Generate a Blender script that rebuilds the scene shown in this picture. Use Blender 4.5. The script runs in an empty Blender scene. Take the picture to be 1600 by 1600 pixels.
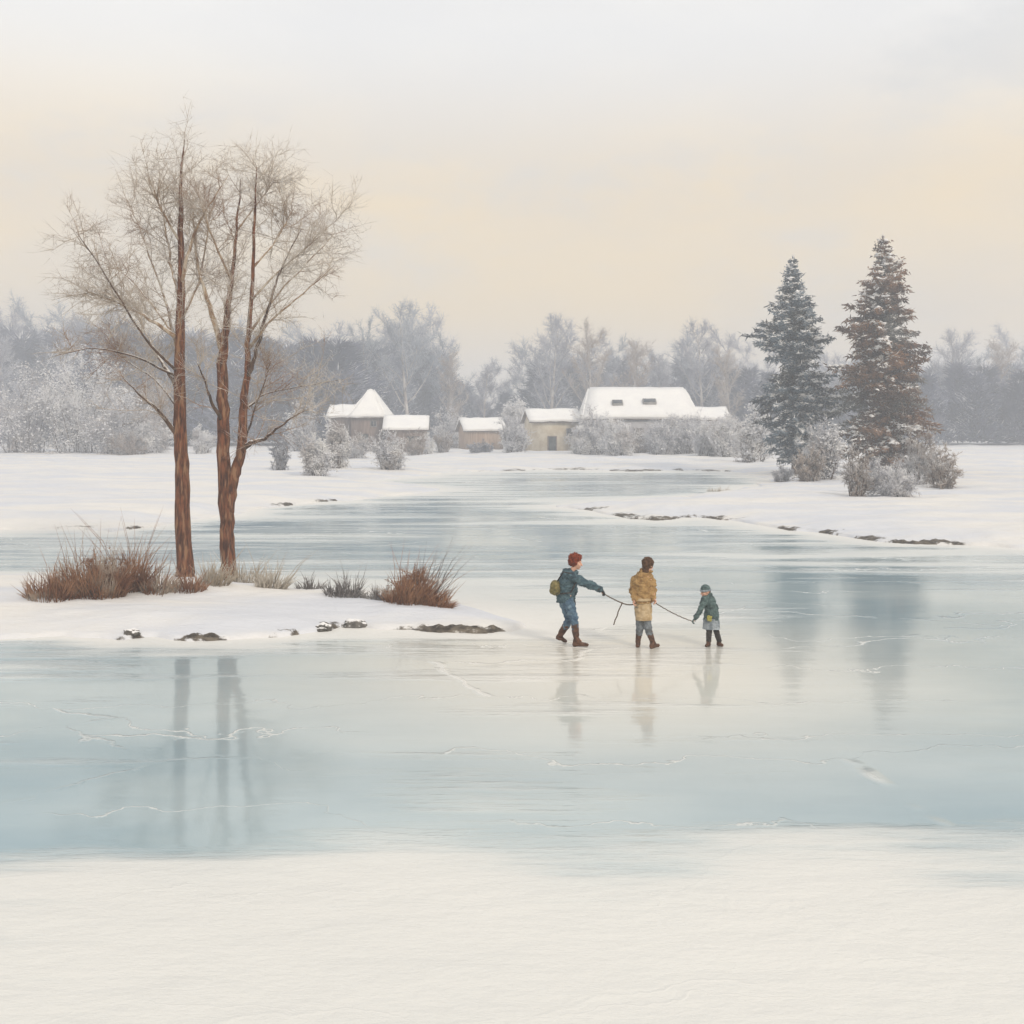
import bpy, bmesh, math, random
import numpy as np
from mathutils import Vector, noise as mnoise

# ------------------------------------------------------------------ basics
scene = bpy.context.scene
COL = scene.collection
CAM_H, FOC, HORIZON = 4.05, 1800.0, 660.0      # eye height in metres; focal length and horizon row for a 1600 px frame
R = math.radians

def ray(px, py, z=0.0):
    """ground point (x, y) seen at column px and row py when the ground there is z high"""
    d = FOC * (CAM_H - z) / (py - HORIZON)
    return (px - 800.0) / FOC * d, d

def empty(name, loc, rz=0.0):
    o = bpy.data.objects.new(name, None)
    o.empty_display_size = 0.3
    o.location = loc
    o.rotation_euler.z = rz
    COL.objects.link(o)
    return o

def tag(o, label=None, cat=None, group=None, kind=None):
    if label: o['label'] = label
    if cat: o['category'] = cat
    if group: o['group'] = group
    if kind: o['kind'] = kind
    return o

def link_mesh(name, me, mat, parent=None, loc=None):
    o = bpy.data.objects.new(name, me)
    if mat is not None and len(me.materials) == 0:
        for m in (mat if isinstance(mat, (list, tuple)) else [mat]):
            me.materials.append(m)
    COL.objects.link(o)
    if parent: o.parent = parent
    if loc: o.location = loc
    return o

class MB:
    """collects vertices and faces, links them as one mesh"""
    def __init__(self):
        self.v = []; self.t = []; self.q = []; self.n = 0
    def add(self, V, T=None, Q=None):
        V = np.asarray(V, float).reshape(-1, 3)
        if T is not None and len(T): self.t.append(np.asarray(T, int).reshape(-1, 3) + self.n)
        if Q is not None and len(Q): self.q.append(np.asarray(Q, int).reshape(-1, 4) + self.n)
        self.v.append(V); self.n += len(V)
    def box(self, c, s, rot=0.0):
        x, y, z = np.array(s) / 2.0
        V = np.array([(-x,-y,-z),(x,-y,-z),(x,y,-z),(-x,y,-z),(-x,-y,z),(x,-y,z),(x,y,z),(-x,y,z)])
        if rot:
            ca, sa = math.cos(rot), math.sin(rot)
            V = np.stack([V[:,0]*ca - V[:,1]*sa, V[:,0]*sa + V[:,1]*ca, V[:,2]], 1)
        self.add(V + np.array(c), None, [(3,2,1,0),(4,5,6,7),(0,1,5,4),(1,2,6,5),(2,3,7,6),(3,0,4,7)])
    def tube(self, pts, rad, n=6, wob=0.0, rng=None):
        P = np.asarray(pts, float); k = len(P)
        rad = np.asarray(rad, float) * np.ones(k)
        T = np.gradient(P, axis=0)
        T /= np.linalg.norm(T, axis=1)[:, None] + 1e-9
        ref = np.array([0.31, 0.95, 0.05])
        A = np.cross(T, ref); A /= np.linalg.norm(A, axis=1)[:, None] + 1e-9
        B = np.cross(T, A)
        a = np.linspace(0, 2*math.pi, n, endpoint=False)
        rr = rad[:, None] * np.ones((1, n))
        if wob and rng is not None: rr = rr * (1 + wob * rng.standard_normal((k, n)))
        V = P[:, None, :] + rr[..., None] * (np.cos(a)[None, :, None]*A[:, None, :] + np.sin(a)[None, :, None]*B[:, None, :])
        V = V.reshape(-1, 3)
        Q = [(i*n+j, i*n+(j+1) % n, (i+1)*n+(j+1) % n, (i+1)*n+j) for i in range(k-1) for j in range(n)]
        V = np.vstack([V, P[:1], P[-1:]])
        c0, c1 = k*n, k*n+1
        Tn = [(c0, (j+1) % n, j) for j in range(n)] + [(c1, (k-1)*n+j, (k-1)*n+(j+1) % n) for j in range(n)]
        self.add(V, Tn, Q)
    def spikes(self, P0, P1, r):
        """many thin three-sided twigs, each with a fine tip"""
        P0 = np.asarray(P0, float); P1 = np.asarray(P1, float); N = len(P0)
        if N == 0: return
        r = np.asarray(r, float) * np.ones(N)
        T = P1 - P0; T /= np.linalg.norm(T, axis=1)[:, None] + 1e-9
        ref = np.where(np.abs(T[:, 2:3]) > 0.9, np.array([[1., 0, 0]]), np.array([[0, 0, 1.]]))
        A = np.cross(T, ref); A /= np.linalg.norm(A, axis=1)[:, None] + 1e-9
        B = np.cross(T, A)
        V = np.empty((N, 4, 3))
        for i in range(3):
            a = i * 2 * math.pi / 3
            V[:, i] = P0 + r[:, None] * (math.cos(a)*A + math.sin(a)*B)
        V[:, 3] = P1
        b = np.arange(N)[:, None] * 4
        Tn = np.concatenate([b + np.array([[0, 1, 3]]), b + np.array([[1, 2, 3]]), b + np.array([[2, 0, 3]])])
        self.add(V.reshape(-1, 3), Tn)
    def pads(self, C, sx, sy, sz, rng):
        """many small lumps (squashed octahedra): rime clumps, snow loads, needle tufts"""
        C = np.asarray(C, float); N = len(C)
        if N == 0: return
        a = rng.uniform(0, 2*math.pi, N); ca, sa = np.cos(a), np.sin(a)
        one = np.ones(N); sx = sx*one; sy = sy*one; sz = sz*one
        base = np.array([(1,0,0),(0,1,0),(-1,0,0),(0,-1,0),(0,0,1),(0,0,-1)], float)
        V = np.empty((N, 6, 3))
        for i, bb in enumerate(base):
            jit = 1 + 0.35*rng.standard_normal(N)
            lx, ly, lz = bb[0]*sx*jit, bb[1]*sy*jit, bb[2]*sz*jit
            tilt = 0.35*rng.standard_normal(N)
            V[:, i, 0] = C[:, 0] + lx*ca - ly*sa
            V[:, i, 1] = C[:, 1] + lx*sa + ly*ca
            V[:, i, 2] = C[:, 2] + lz + tilt*lx
        F = np.array([(0,1,4),(1,2,4),(2,3,4),(3,0,4),(1,0,5),(2,1,5),(3,2,5),(0,3,5)])
        Tn = (np.arange(N)[:, None, None]*6 + F[None]).reshape(-1, 3)
        self.add(V.reshape(-1, 3), Tn)
    def mesh(self, name, smooth=False):
        V = np.vstack(self.v) if self.v else np.zeros((0, 3))
        t = np.vstack(self.t) if self.t else np.zeros((0, 3), int)
        q = np.vstack(self.q) if self.q else np.zeros((0, 4), int)
        me = bpy.data.meshes.new(name)
        me.vertices.add(len(V)); me.vertices.foreach_set('co', V.astype(np.float32).ravel())
        nl = len(t)*3 + len(q)*4
        me.loops.add(nl)
        me.loops.foreach_set('vertex_index', np.concatenate([t.ravel(), q.ravel()]).astype(np.int32))
        me.polygons.add(len(t) + len(q))
        ls = np.concatenate([np.arange(len(t))*3, len(t)*3 + np.arange(len(q))*4]).astype(np.int32)
        me.polygons.foreach_set('loop_start', ls)
        if smooth: me.polygons.foreach_set('use_smooth', np.ones(len(t)+len(q), bool))
        me.update(calc_edges=True); me.validate()
        return me
    def build(self, name, mat, parent=None, smooth=False, loc=None):
        return link_mesh(name, self.mesh(name, smooth), mat, parent, loc)

# ------------------------------------------------------------------ materials
def new_mat(name):
    m = bpy.data.materials.new(name); m.use_nodes = True
    nt = m.node_tree; nt.nodes.clear()
    out = nt.nodes.new('ShaderNodeOutputMaterial')
    b = nt.nodes.new('ShaderNodeBsdfPrincipled')
    nt.links.new(b.outputs[0], out.inputs[0])
    return m, nt, b, out

def nz(nt, scale, detail=4, rough=0.55, stretch=(1, 1, 1), coord='Object', off=(0, 0, 0)):
    tc = nt.nodes.new('ShaderNodeTexCoord'); mp = nt.nodes.new('ShaderNodeMapping')
    mp.inputs['Scale'].default_value = stretch; mp.inputs['Location'].default_value = off
    if coord == 'World':
        g = nt.nodes.new('ShaderNodeNewGeometry'); nt.links.new(g.outputs['Position'], mp.inputs[0])
    else:
        nt.links.new(tc.outputs[coord], mp.inputs[0])
    n = nt.nodes.new('ShaderNodeTexNoise')
    n.inputs['Scale'].default_value = scale; n.inputs['Detail'].default_value = detail; n.inputs['Roughness'].default_value = rough
    nt.links.new(mp.outputs[0], n.inputs['Vector'])
    return n.outputs['Fac'], mp

def ramp(nt, fac, lo, hi, a=0.0, b=1.0):
    r = nt.nodes.new('ShaderNodeMapRange'); r.interpolation_type = 'SMOOTHSTEP'
    for k, v in zip(('From Min', 'From Max', 'To Min', 'To Max'), (lo, hi, a, b)): r.inputs[k].default_value = v
    nt.links.new(fac, r.inputs['Value'])
    return r.outputs['Result']

def mixc(nt, fac, a, b):
    m = nt.nodes.new('ShaderNodeMix'); m.data_type = 'RGBA'
    for sock, val in ((m.inputs['Factor'], fac), (m.inputs[6], a), (m.inputs[7], b)):
        if hasattr(val, 'links') or isinstance(val, bpy.types.NodeSocket): nt.links.new(val, sock)
        elif isinstance(val, (int, float)): sock.default_value = val
        else: sock.default_value = (*val, 1)
    return m.outputs[2]

def mth(nt, op, a, b=0.0):
    m = nt.nodes.new('ShaderNodeMath'); m.operation = op
    for sock, val in ((m.inputs[0], a), (m.inputs[1], b)):
        if isinstance(val, bpy.types.NodeSocket): nt.links.new(val, sock)
        else: sock.default_value = val
    return m.outputs[0]

def bump(nt, b, h, strength=0.3, dist=0.05):
    n = nt.nodes.new('ShaderNodeBump'); n.inputs['Strength'].default_value = strength; n.inputs['Distance'].default_value = dist
    nt.links.new(h, n.inputs['Height']); nt.links.new(n.outputs[0], b.inputs['Normal'])
    return n

SNOW = (0.84, 0.83, 0.83)
def mottled(name, c1, c2, scale=3.0, rough=0.8, snow=0.0, c3=None, lo=0.38, hi=0.62, stretch=(1, 1, 1), bumpd=0.0, coord='World', bscale=None):
    """two or three colours in noise patches; snow = how much lies on upward faces"""
    m, nt, b, out = new_mat(name)
    f, _ = nz(nt, scale, 5, 0.6, stretch, coord)
    c = mixc(nt, ramp(nt, f, lo, hi), c1, c2)
    if c3 is not None:
        f2, _ = nz(nt, scale*0.55, 3, 0.5, stretch, coord, (13.1, 4.2, 7.7))
        c = mixc(nt, ramp(nt, f2, 0.52, 0.66), c, c3)
    if snow > 0:
        g = nt.nodes.new('ShaderNodeNewGeometry'); s = nt.nodes.new('ShaderNodeSeparateXYZ')
        nt.links.new(g.outputs['Normal'], s.inputs[0])
        f3, _ = nz(nt, scale*2.3, 3, 0.5, (1, 1, 1), coord, (3, 9, 1))
        k = mth(nt, 'ADD', s.outputs['Z'], mth(nt, 'MULTIPLY', f3, 0.9))
        c = mixc(nt, ramp(nt, k, 1.25-snow, 1.55-snow), c, SNOW)
    nt.links.new(c, b.inputs['Base Color'])
    b.inputs['Roughness'].default_value = rough
    b.inputs['Specular IOR Level'].default_value = 0.25
    if bumpd:
        fb, _ = nz(nt, bscale or scale*4, 5, 0.65, stretch, coord)
        bump(nt, b, fb, 0.6, bumpd)
    return m

M = {}
M['bark'] = mottled('bark_red_brown', (0.055, 0.021, 0.011), (0.225, 0.085, 0.038), 9.0, 0.95, 0.12, (0.30, 0.165, 0.09), 0.36, 0.64, (2.2, 2.2, 0.33), 0.07)
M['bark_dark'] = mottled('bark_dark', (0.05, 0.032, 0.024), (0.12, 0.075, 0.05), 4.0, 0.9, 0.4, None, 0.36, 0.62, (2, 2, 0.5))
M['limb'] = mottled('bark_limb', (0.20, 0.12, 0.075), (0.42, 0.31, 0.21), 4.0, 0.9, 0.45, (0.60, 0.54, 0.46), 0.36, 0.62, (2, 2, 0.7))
M['twig'] = mottled('twig_rimed', (0.33, 0.255, 0.19), (0.55, 0.49, 0.43), 0.7, 0.9, 0.2, (0.27, 0.16, 0.10))
M['needle_blue'] = mottled('needles_blue_green', (0.020, 0.034, 0.048), (0.17, 0.23, 0.29), 0.62, 0.85, 0.3, (0.07, 0.065, 0.045))
M['needle_brown'] = mottled('needles_rusty', (0.060, 0.034, 0.020), (0.28, 0.145, 0.068), 0.38, 0.85, 0.15, (0.19, 0.195, 0.19))
M['rime'] = mottled('rime_white', (0.70, 0.70, 0.73), (0.83, 0.82, 0.81), 0.8, 0.9, 0.0, (0.50, 0.47, 0.46))
M['rime_grey'] = mottled('rime_grey', (0.36, 0.36, 0.40), (0.60, 0.60, 0.63), 0.6, 0.9, 0.15, (0.40, 0.35, 0.32))
M['rime_brown'] = mottled('rime_brown', (0.20, 0.15, 0.12), (0.38, 0.31, 0.26), 0.7, 0.9, 0.15, (0.50, 0.49, 0.50))
M['rime_dark'] = mottled('rime_dark', (0.10, 0.11, 0.15), (0.22, 0.23, 0.27), 0.7, 0.9, 0.1, (0.34, 0.34, 0.36))
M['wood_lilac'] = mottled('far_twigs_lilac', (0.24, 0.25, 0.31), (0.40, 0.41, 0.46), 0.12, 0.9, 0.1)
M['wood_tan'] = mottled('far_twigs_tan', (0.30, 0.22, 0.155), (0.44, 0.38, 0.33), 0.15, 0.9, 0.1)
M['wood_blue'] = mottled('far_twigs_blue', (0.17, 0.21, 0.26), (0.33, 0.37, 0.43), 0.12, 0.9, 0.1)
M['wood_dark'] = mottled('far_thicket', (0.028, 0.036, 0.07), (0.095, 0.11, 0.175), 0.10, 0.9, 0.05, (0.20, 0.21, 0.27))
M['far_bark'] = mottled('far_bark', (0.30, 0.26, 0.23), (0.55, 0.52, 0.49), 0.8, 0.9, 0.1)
M['snow_load'] = mottled('snow_load', (0.80, 0.80, 0.82), (0.86, 0.85, 0.84), 1.2, 0.8)
M['roof_snow'] = mottled('roof_snow', (0.84, 0.83, 0.82), (0.88, 0.87, 0.85), 0.8, 0.8, bumpd=0.06, bscale=1.5)
M['plaster'] = mottled('plaster_cream', (0.55, 0.46, 0.32), (0.70, 0.62, 0.48), 0.9, 0.9, bumpd=0.02)
M['plaster_grey'] = mottled('plaster_grey', (0.34, 0.33, 0.35), (0.46, 0.45, 0.46), 0.6, 0.9, bumpd=0.02)
M['timber'] = mottled('timber_brown', (0.14, 0.095, 0.075), (0.25, 0.185, 0.15), 2.0, 0.9, 0.0, None, 0.36, 0.62, (3, 3, 0.3), 0.02)
M['timber_tan'] = mottled('timber_tan', (0.36, 0.24, 0.16), (0.50, 0.38, 0.28), 1.6, 0.9, 0.0, None, 0.36, 0.62, (3, 3, 0.3), 0.02)
M['eave'] = mottled('eave_board', (0.09, 0.065, 0.05), (0.16, 0.12, 0.09), 2.0, 0.8)
M['door'] = mottled('door_paint_dark', (0.025, 0.028, 0.022), (0.05, 0.05, 0.04), 3.0, 0.6)
M['frame'] = mottled('window_frame', (0.20, 0.19, 0.18), (0.30, 0.28, 0.26), 3.0, 0.6)
def glass_mat():
    m, nt, b, out = new_mat('window_glass')
    b.inputs['Base Color'].default_value = (0.03, 0.035, 0.04, 1); b.inputs['Roughness'].default_value = 0.12
    return m
M['glass'] = glass_mat()
M['reed'] = mottled('reed_brown', (0.17, 0.072, 0.036), (0.33, 0.175, 0.095), 2.2, 0.9, 0.0, (0.44, 0.36, 0.29))
M['reed_pale'] = mottled('reed_pale', (0.38, 0.31, 0.23), (0.58, 0.54, 0.48), 2.0, 0.9, 0.0, (0.30, 0.21, 0.13))
M['reed_grey'] = mottled('reed_grey', (0.12, 0.105, 0.10), (0.30, 0.28, 0.27), 2.0, 0.9, 0.1)
M['stone'] = mottled('stone_dark', (0.07, 0.066, 0.06), (0.16, 0.15, 0.14), 6.0, 0.9, 0.25, bumpd=0.02)
M['skin'] = mottled('skin', (0.58, 0.33, 0.24), (0.66, 0.40, 0.30), 14, 0.6)
M['eye'] = mottled('eye_dark', (0.02, 0.015, 0.012), (0.03, 0.02, 0.02), 10, 0.4)
M['lip'] = mottled('lip', (0.42, 0.15, 0.12), (0.48, 0.18, 0.14), 10, 0.5)
def cloth(name, c1, c2, scale=9, c3=None, rough=0.9):
    return mottled(name, c1, c2, scale, rough, 0.0, c3, 0.36, 0.64, (1, 1, 1), 0.006, 'Object', scale*6)
M['hair_auburn'] = cloth('hair_auburn', (0.12, 0.022, 0.010), (0.25, 0.055, 0.025), 22)
M['hair_brown'] = cloth('hair_brown', (0.045, 0.022, 0.013), (0.12, 0.065, 0.035), 22)
M['jacket_blue'] = cloth('jacket_blue_grey', (0.045, 0.083, 0.108), (0.088, 0.145, 0.172), 16, (0.032, 0.055, 0.075))
M['jeans'] = cloth('jeans_blue', (0.048, 0.09, 0.15), (0.105, 0.175, 0.25), 15, (0.17, 0.25, 0.32))
M['boot'] = cloth('boot_leather', (0.050, 0.024, 0.014), (0.13, 0.062, 0.036), 14, None, 0.5)
M['glove'] = cloth('glove_dark', (0.02, 0.022, 0.025), (0.05, 0.05, 0.05), 14)
M['pack'] = cloth('pack_olive', (0.12, 0.105, 0.04), (0.24, 0.20, 0.09), 16, (0.05, 0.05, 0.03))
M['coat_tan'] = cloth('coat_tan', (0.27, 0.16, 0.062), (0.40, 0.26, 0.115), 16, (0.20, 0.115, 0.045))
M['coat_skirt'] = cloth('coat_skirt', (0.44, 0.33, 0.195), (0.53, 0.415, 0.27), 18, (0.38, 0.27, 0.15))
M['trouser'] = cloth('trouser_grey', (0.11, 0.125, 0.145), (0.20, 0.225, 0.25), 18, (0.12, 0.13, 0.14))
M['coat_teal'] = cloth('coat_teal', (0.055, 0.09, 0.093), (0.11, 0.16, 0.16), 18, (0.04, 0.062, 0.066))
M['skirt_grey'] = cloth('skirt_grey', (0.17, 0.20, 0.235), (0.34, 0.38, 0.42), 10)
M['legging'] = cloth('legging_dark', (0.022, 0.02, 0.02), (0.06, 0.052, 0.048), 14)
M['patch'] = cloth('patch_yellow', (0.27, 0.25, 0.06), (0.38, 0.35, 0.11), 20)
M['rope'] = cloth('rope_brown', (0.07, 0.05, 0.035), (0.16, 0.12, 0.09), 30)

# snow on the land: white, with bare earth where the bank is cut away
def snow_ground_mat():
    m, nt, b, out = new_mat('snow_ground')
    f, _ = nz(nt, 0.35, 5, 0.55, (0.35, 1, 1), 'World')
    c = mixc(nt, ramp(nt, f, 0.35, 0.65), (0.66, 0.675, 0.72), (0.775, 0.75, 0.715))
    a = nt.nodes.new('ShaderNodeAttribute'); a.attribute_name = 'earth'
    fe, _ = nz(nt, 2.6, 6, 0.75, (0.45, 1, 1), 'World')
    fd, _ = nz(nt, 9, 4, 0.6, (0.5, 1, 1), 'World')
    k = mth(nt, 'ADD', a.outputs['Fac'], mth(nt, 'MULTIPLY', mth(nt, 'SUBTRACT', fe, 0.5), 2.6))
    e = mixc(nt, ramp(nt, fd, 0.35, 0.65), (0.055, 0.047, 0.040), (0.17, 0.145, 0.115))
    c = mixc(nt, ramp(nt, k, 0.50, 0.80), c, e)
    nt.links.new(c, b.inputs['Base Color'])
    b.inputs['Roughness'].default_value = 0.75; b.inputs['Specular IOR Level'].default_value = 0.2
    f1, _ = nz(nt, 1.1, 6, 0.6, (0.4, 1, 1), 'World'); f2, _ = nz(nt, 14, 4, 0.6, (0.6, 1, 1), 'World')
    bump(nt, b, mth(nt, 'ADD', f1, mth(nt, 'MULTIPLY', f2, 0.12)), 0.55, 0.22)
    return m
M['snow_ground'] = snow_ground_mat()

# lake ice: pale blue, glossy, with wind-blown snow dust in streaks and a few healed cracks
def ice_mat():
    m, nt, b, out = new_mat('lake_ice')
    f, _ = nz(nt, 0.16, 5, 0.55, (0.55, 1, 1), 'World')
    ice = mixc(nt, ramp(nt, f, 0.32, 0.68), (0.21, 0.33, 0.395), (0.46, 0.55, 0.575))
    fd, _ = nz(nt, 0.55, 7, 0.62, (0.16, 1.0, 1), 'World', (4.0, 2.0, 0))
    fl, _ = nz(nt, 0.09, 3, 0.5, (0.8, 1.0, 1), 'World', (7.3, 1.9, 0))
    dust = ramp(nt, mth(nt, 'ADD', fd, mth(nt, 'MULTIPLY', mth(nt, 'SUBTRACT', fl, 0.5), 0.6)), 0.47, 0.68)
    g = nt.nodes.new('ShaderNodeNewGeometry')
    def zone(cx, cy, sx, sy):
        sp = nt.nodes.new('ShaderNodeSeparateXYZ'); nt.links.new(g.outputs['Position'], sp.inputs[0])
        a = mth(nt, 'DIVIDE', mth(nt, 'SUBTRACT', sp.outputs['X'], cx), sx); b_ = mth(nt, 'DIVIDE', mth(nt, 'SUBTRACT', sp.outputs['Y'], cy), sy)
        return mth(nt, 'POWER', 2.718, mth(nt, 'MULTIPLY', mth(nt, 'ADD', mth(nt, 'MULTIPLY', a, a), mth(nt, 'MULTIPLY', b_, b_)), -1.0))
    zd = mth(nt, 'SUBTRACT', mth(nt, 'MULTIPLY', zone(0.5, 27.0, 5.0, 5.0), 0.15), mth(nt, 'ADD', mth(nt, 'MULTIPLY', zone(8.0, 22.0, 4.0, 8.0), 0.24), mth(nt, 'MULTIPLY', zone(-6.0, 13.0, 5.0, 3.5), 0.16)))
    sa = nt.nodes.new('ShaderNodeAttribute'); sa.attribute_name = 'shore'
    zd = mth(nt, 'ADD', zd, mth(nt, 'MULTIPLY', sa.outputs['Fac'], 0.30))
    dust = ramp(nt, mth(nt, 'ADD', zd, mth(nt, 'ADD', fd, mth(nt, 'MULTIPLY', mth(nt, 'SUBTRACT', fl, 0.5), 0.6))), 0.47, 0.68)
    fw, mpw = nz(nt, 0.6, 5, 0.5, (1, 1, 1), 'World')
    v = nt.nodes.new('ShaderNodeTexVoronoi'); v.feature = 'DISTANCE_TO_EDGE'; v.inputs['Scale'].default_value = 0.42
    mp = nt.nodes.new('ShaderNodeMapping'); mp.inputs['Scale'].default_value = (0.22, 1.25, 1)
    ad = nt.nodes.new('ShaderNodeVectorMath'); ad.operation = 'ADD'
    cv = nt.nodes.new('ShaderNodeCombineXYZ'); nt.links.new(mth(nt, 'MULTIPLY', fw, 2.6), cv.inputs[1])
    nt.links.new(g.outputs['Position'], ad.inputs[0]); nt.links.new(cv.outputs[0], ad.inputs[1])
    nt.links.new(ad.outputs[0], mp.inputs[0]); nt.links.new(mp.outputs[0], v.inputs['Vector'])
    fb, _ = nz(nt, 0.6, 2, 0.5, (0.4, 1, 1), 'World', (1.3, 5.5, 0))
    crack = mth(nt, 'MULTIPLY', ramp(nt, v.outputs['Distance'], 0.0, 0.011, 1.0, 0.0), ramp(nt, fb, 0.42, 0.58))
    cov = mth(nt, 'MAXIMUM', mth(nt, 'MULTIPLY', dust, mth(nt, 'ADD', 0.60, mth(nt, 'MULTIPLY', sa.outputs['Fac'], 0.32))), mth(nt, 'MULTIPLY', crack, 0.6))
    ice = mixc(nt, mth(nt, 'MULTIPLY', zone(1.4, 19.5, 5.0, 6.0), 0.92), ice, (0.74, 0.70, 0.62))  # cream sky reflection painted into the ice colour around the figures
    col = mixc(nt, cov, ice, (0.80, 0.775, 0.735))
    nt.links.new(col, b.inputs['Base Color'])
    nt.links.new(ramp(nt, cov, 0.0, 0.95, 0.075, 0.60), b.inputs['Roughness'])
    b.inputs['IOR'].default_value = 1.31
    b.inputs['Specular IOR Level'].default_value = 0.85
    f1, _ = nz(nt, 1.3, 4, 0.55, (0.25, 1, 1), 'World'); f2, _ = nz(nt, 9, 3, 0.5, (0.3, 1, 1), 'World')
    h = mth(nt, 'ADD', mth(nt, 'MULTIPLY', f1, 0.7), mth(nt, 'MULTIPLY', f2, 0.06))
    h = mth(nt, 'ADD', h, mth(nt, 'MULTIPLY', crack, 0.8))
    h = mth(nt, 'ADD', h, mth(nt, 'MULTIPLY', mth(nt, 'MULTIPLY', cov, fd), 1.6))
    f3, _ = nz(nt, 2.2, 6, 0.65, (0.5, 1, 1), 'World')
    h = mth(nt, 'ADD', h, mth(nt, 'MULTIPLY', mth(nt, 'MULTIPLY', cov, f3), 10.0))
    bump(nt, b, h, 0.16, 0.06)
    return m
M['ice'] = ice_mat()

# ------------------------------------------------------------------ terrain
def poly(pts): return np.array([ray(px, py) for px, py in pts])
SPIT = poly([(-900, 880), (-300, 893), (100, 902), (200, 900), (330, 908), (450, 921), (560, 925), (640, 932), (720, 946), (770, 962), (822, 979), (800, 986),
             (752, 990), (690, 989), (640, 984), (590, 985), (540, 981), (500, 988), (440, 996), (380, 999), (300, 1002), (240, 997), (190, 1002), (100, 996), (-300, 1010), (-900, 1040)])
MAIN = poly([(-2600, 850), (-600, 842), (60, 828), (130, 827), (175, 833), (235, 824), (300, 812), (370, 806), (400, 796), (470, 788), (560, 781), (650, 772), (690, 765),
             (640, 757), (580, 752), (640, 746), (720, 738), (800, 736), (900, 734), (980, 737), (1080, 735), (1150, 738), (1205, 748), (1180, 760), (1130, 771), (1010, 780),
             (930, 786), (868, 792), (930, 799), (985, 811), (1030, 813), (1090, 809), (1160, 817), (1230, 829), (1290, 834), (1340, 842), (1410, 850), (1480, 851),
             (1600, 858), (2200, 870), (4200, 900), (9000, 674), (-9000, 674)])
LANDS = [(SPIT, 0.22), (MAIN, 0.34)]
EARTH = [(640, 985, .5, .2), (612, 985, .35, .15), (775, 988, .45, .12), (470, 992, .5, .1), (150, 1000, .5, .12), (1050, 812, 1.5, .8), (1215, 828, 1.6, .7), (1350, 843, 2, .6), (668, 987, 1.0, .34), (735, 989, .7, .22), (525, 981, .42, .25), (215, 998, .35, .2), (330, 1001, 1.2, .12), (420, 997, .5, .12),
         (985, 808, 1.6, 1.2), (1135, 811, 1.8, 1.0), (940, 797, 2.2, .8), (1300, 834, 1.4, .7), (1420, 850, 2.0, .6), (850, 733, 8, 2.6), (1000, 736, 9, 2), (205, 826, 1.5, .5),
         (440, 790, 3.5, .8), (520, 784, 3, .7)]
EARTH = [(*ray(px, py), a*(2.0 if py < 900 else 1.0), b) for px, py, a, b in EARTH]

def sdist(P, poly_):
    """signed distance to a polygon, positive inside"""
    best = np.full(len(P), 1e18); inside = np.zeros(len(P), bool)
    n = len(poly_)
    for i in range(n):
        a = poly_[i]; b = poly_[(i+1) % n]; e = b - a
        t = np.clip(((P - a) @ e) / (e @ e + 1e-12), 0, 1)
        dd = P - (a + t[:, None]*e)
        best = np.minimum(best, (dd**2).sum(1))
        cond = (a[1] > P[:, 1]) != (b[1] > P[:, 1])
        xi = a[0] + (P[:, 1] - a[1]) / (b[1] - a[1] + 1e-15) * e[0]
        inside ^= cond & (P[:, 0] < xi)
    return np.where(inside, 1, -1) * np.sqrt(best)

def sstep(a, b, x):
    t = np.clip((x - a) / (b - a), 0, 1); return t*t*(3 - 2*t)

def waves(x, y):
    return (np.sin(x*0.9 + 1.7*np.sin(y*0.53)) * np.sin(y*0.8 + 1.1*np.sin(x*0.37)) * 0.5
            + 0.3*np.sin(x*2.1 + y*1.3 + 2*np.sin(y*0.9)) * np.sin(y*2.6 - x*0.7))

def ground_h(x, y):
    x = np.atleast_1d(np.asarray(x, float)); y = np.atleast_1d(np.asarray(y, float))
    P = np.stack([x, y], 1); z = np.full(len(P), -0.35)
    jig = 0.010*np.maximum(y, 8) * (0.5*np.sin(x*1.3+0.4*y) + 0.3*np.sin(x*3.1+1.2) + 0.2*np.sin(x*6.7)) * 0.9
    for pl, h in LANDS:
        s = sdist(P, pl) + jig*0.8
        w = np.maximum(0.22, 0.004*y)
        k = -0.35 + 0.43*sstep(-w, w*0.7, s) + (h-0.08)*sstep(0.0, np.maximum(1.8, 0.06*y), s)
        k = k + sstep(w, 6*w, s) * (0.075*waves(x*0.55, y*0.7) + 0.03*waves(x*1.7+3, y*2.3)) * np.minimum(1 + y/70, 2.6)
        z = np.maximum(z, k)
    return z

def earth_mask(x, y):
    e = np.zeros(len(x)); P = np.stack([x, y], 1)
    s = np.minimum(np.abs(sdist(P, SPIT)), np.abs(sdist(P, MAIN)))
    edge = np.exp(-(s/np.maximum(0.5, 0.016*y))**2)
    x = x + 0.25*np.sin(y*5.1+x*2.3); y = y + 0.05*y/20*np.sin(x*4.7)
    for ex, ey, a, b in EARTH:
        e = np.maximum(e, np.exp(-(((x-ex)/a)**2 + ((y-ey)/b)**2)))
    return np.clip(e*1.1, 0, 1)*edge

def at(px, py):
    """point on the ground seen at px, py (the height of the ground there counted in)"""
    z = 0.0
    for _ in range(8):
        x, y = ray(px, py, z); z = 0.5*z + 0.5*max(float(ground_h(x, y)[0]), 0.0)
    x, y = ray(px, py, z)
    return Vector((x, y, max(float(ground_h(x, y)[0]), 0.0)))

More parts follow.
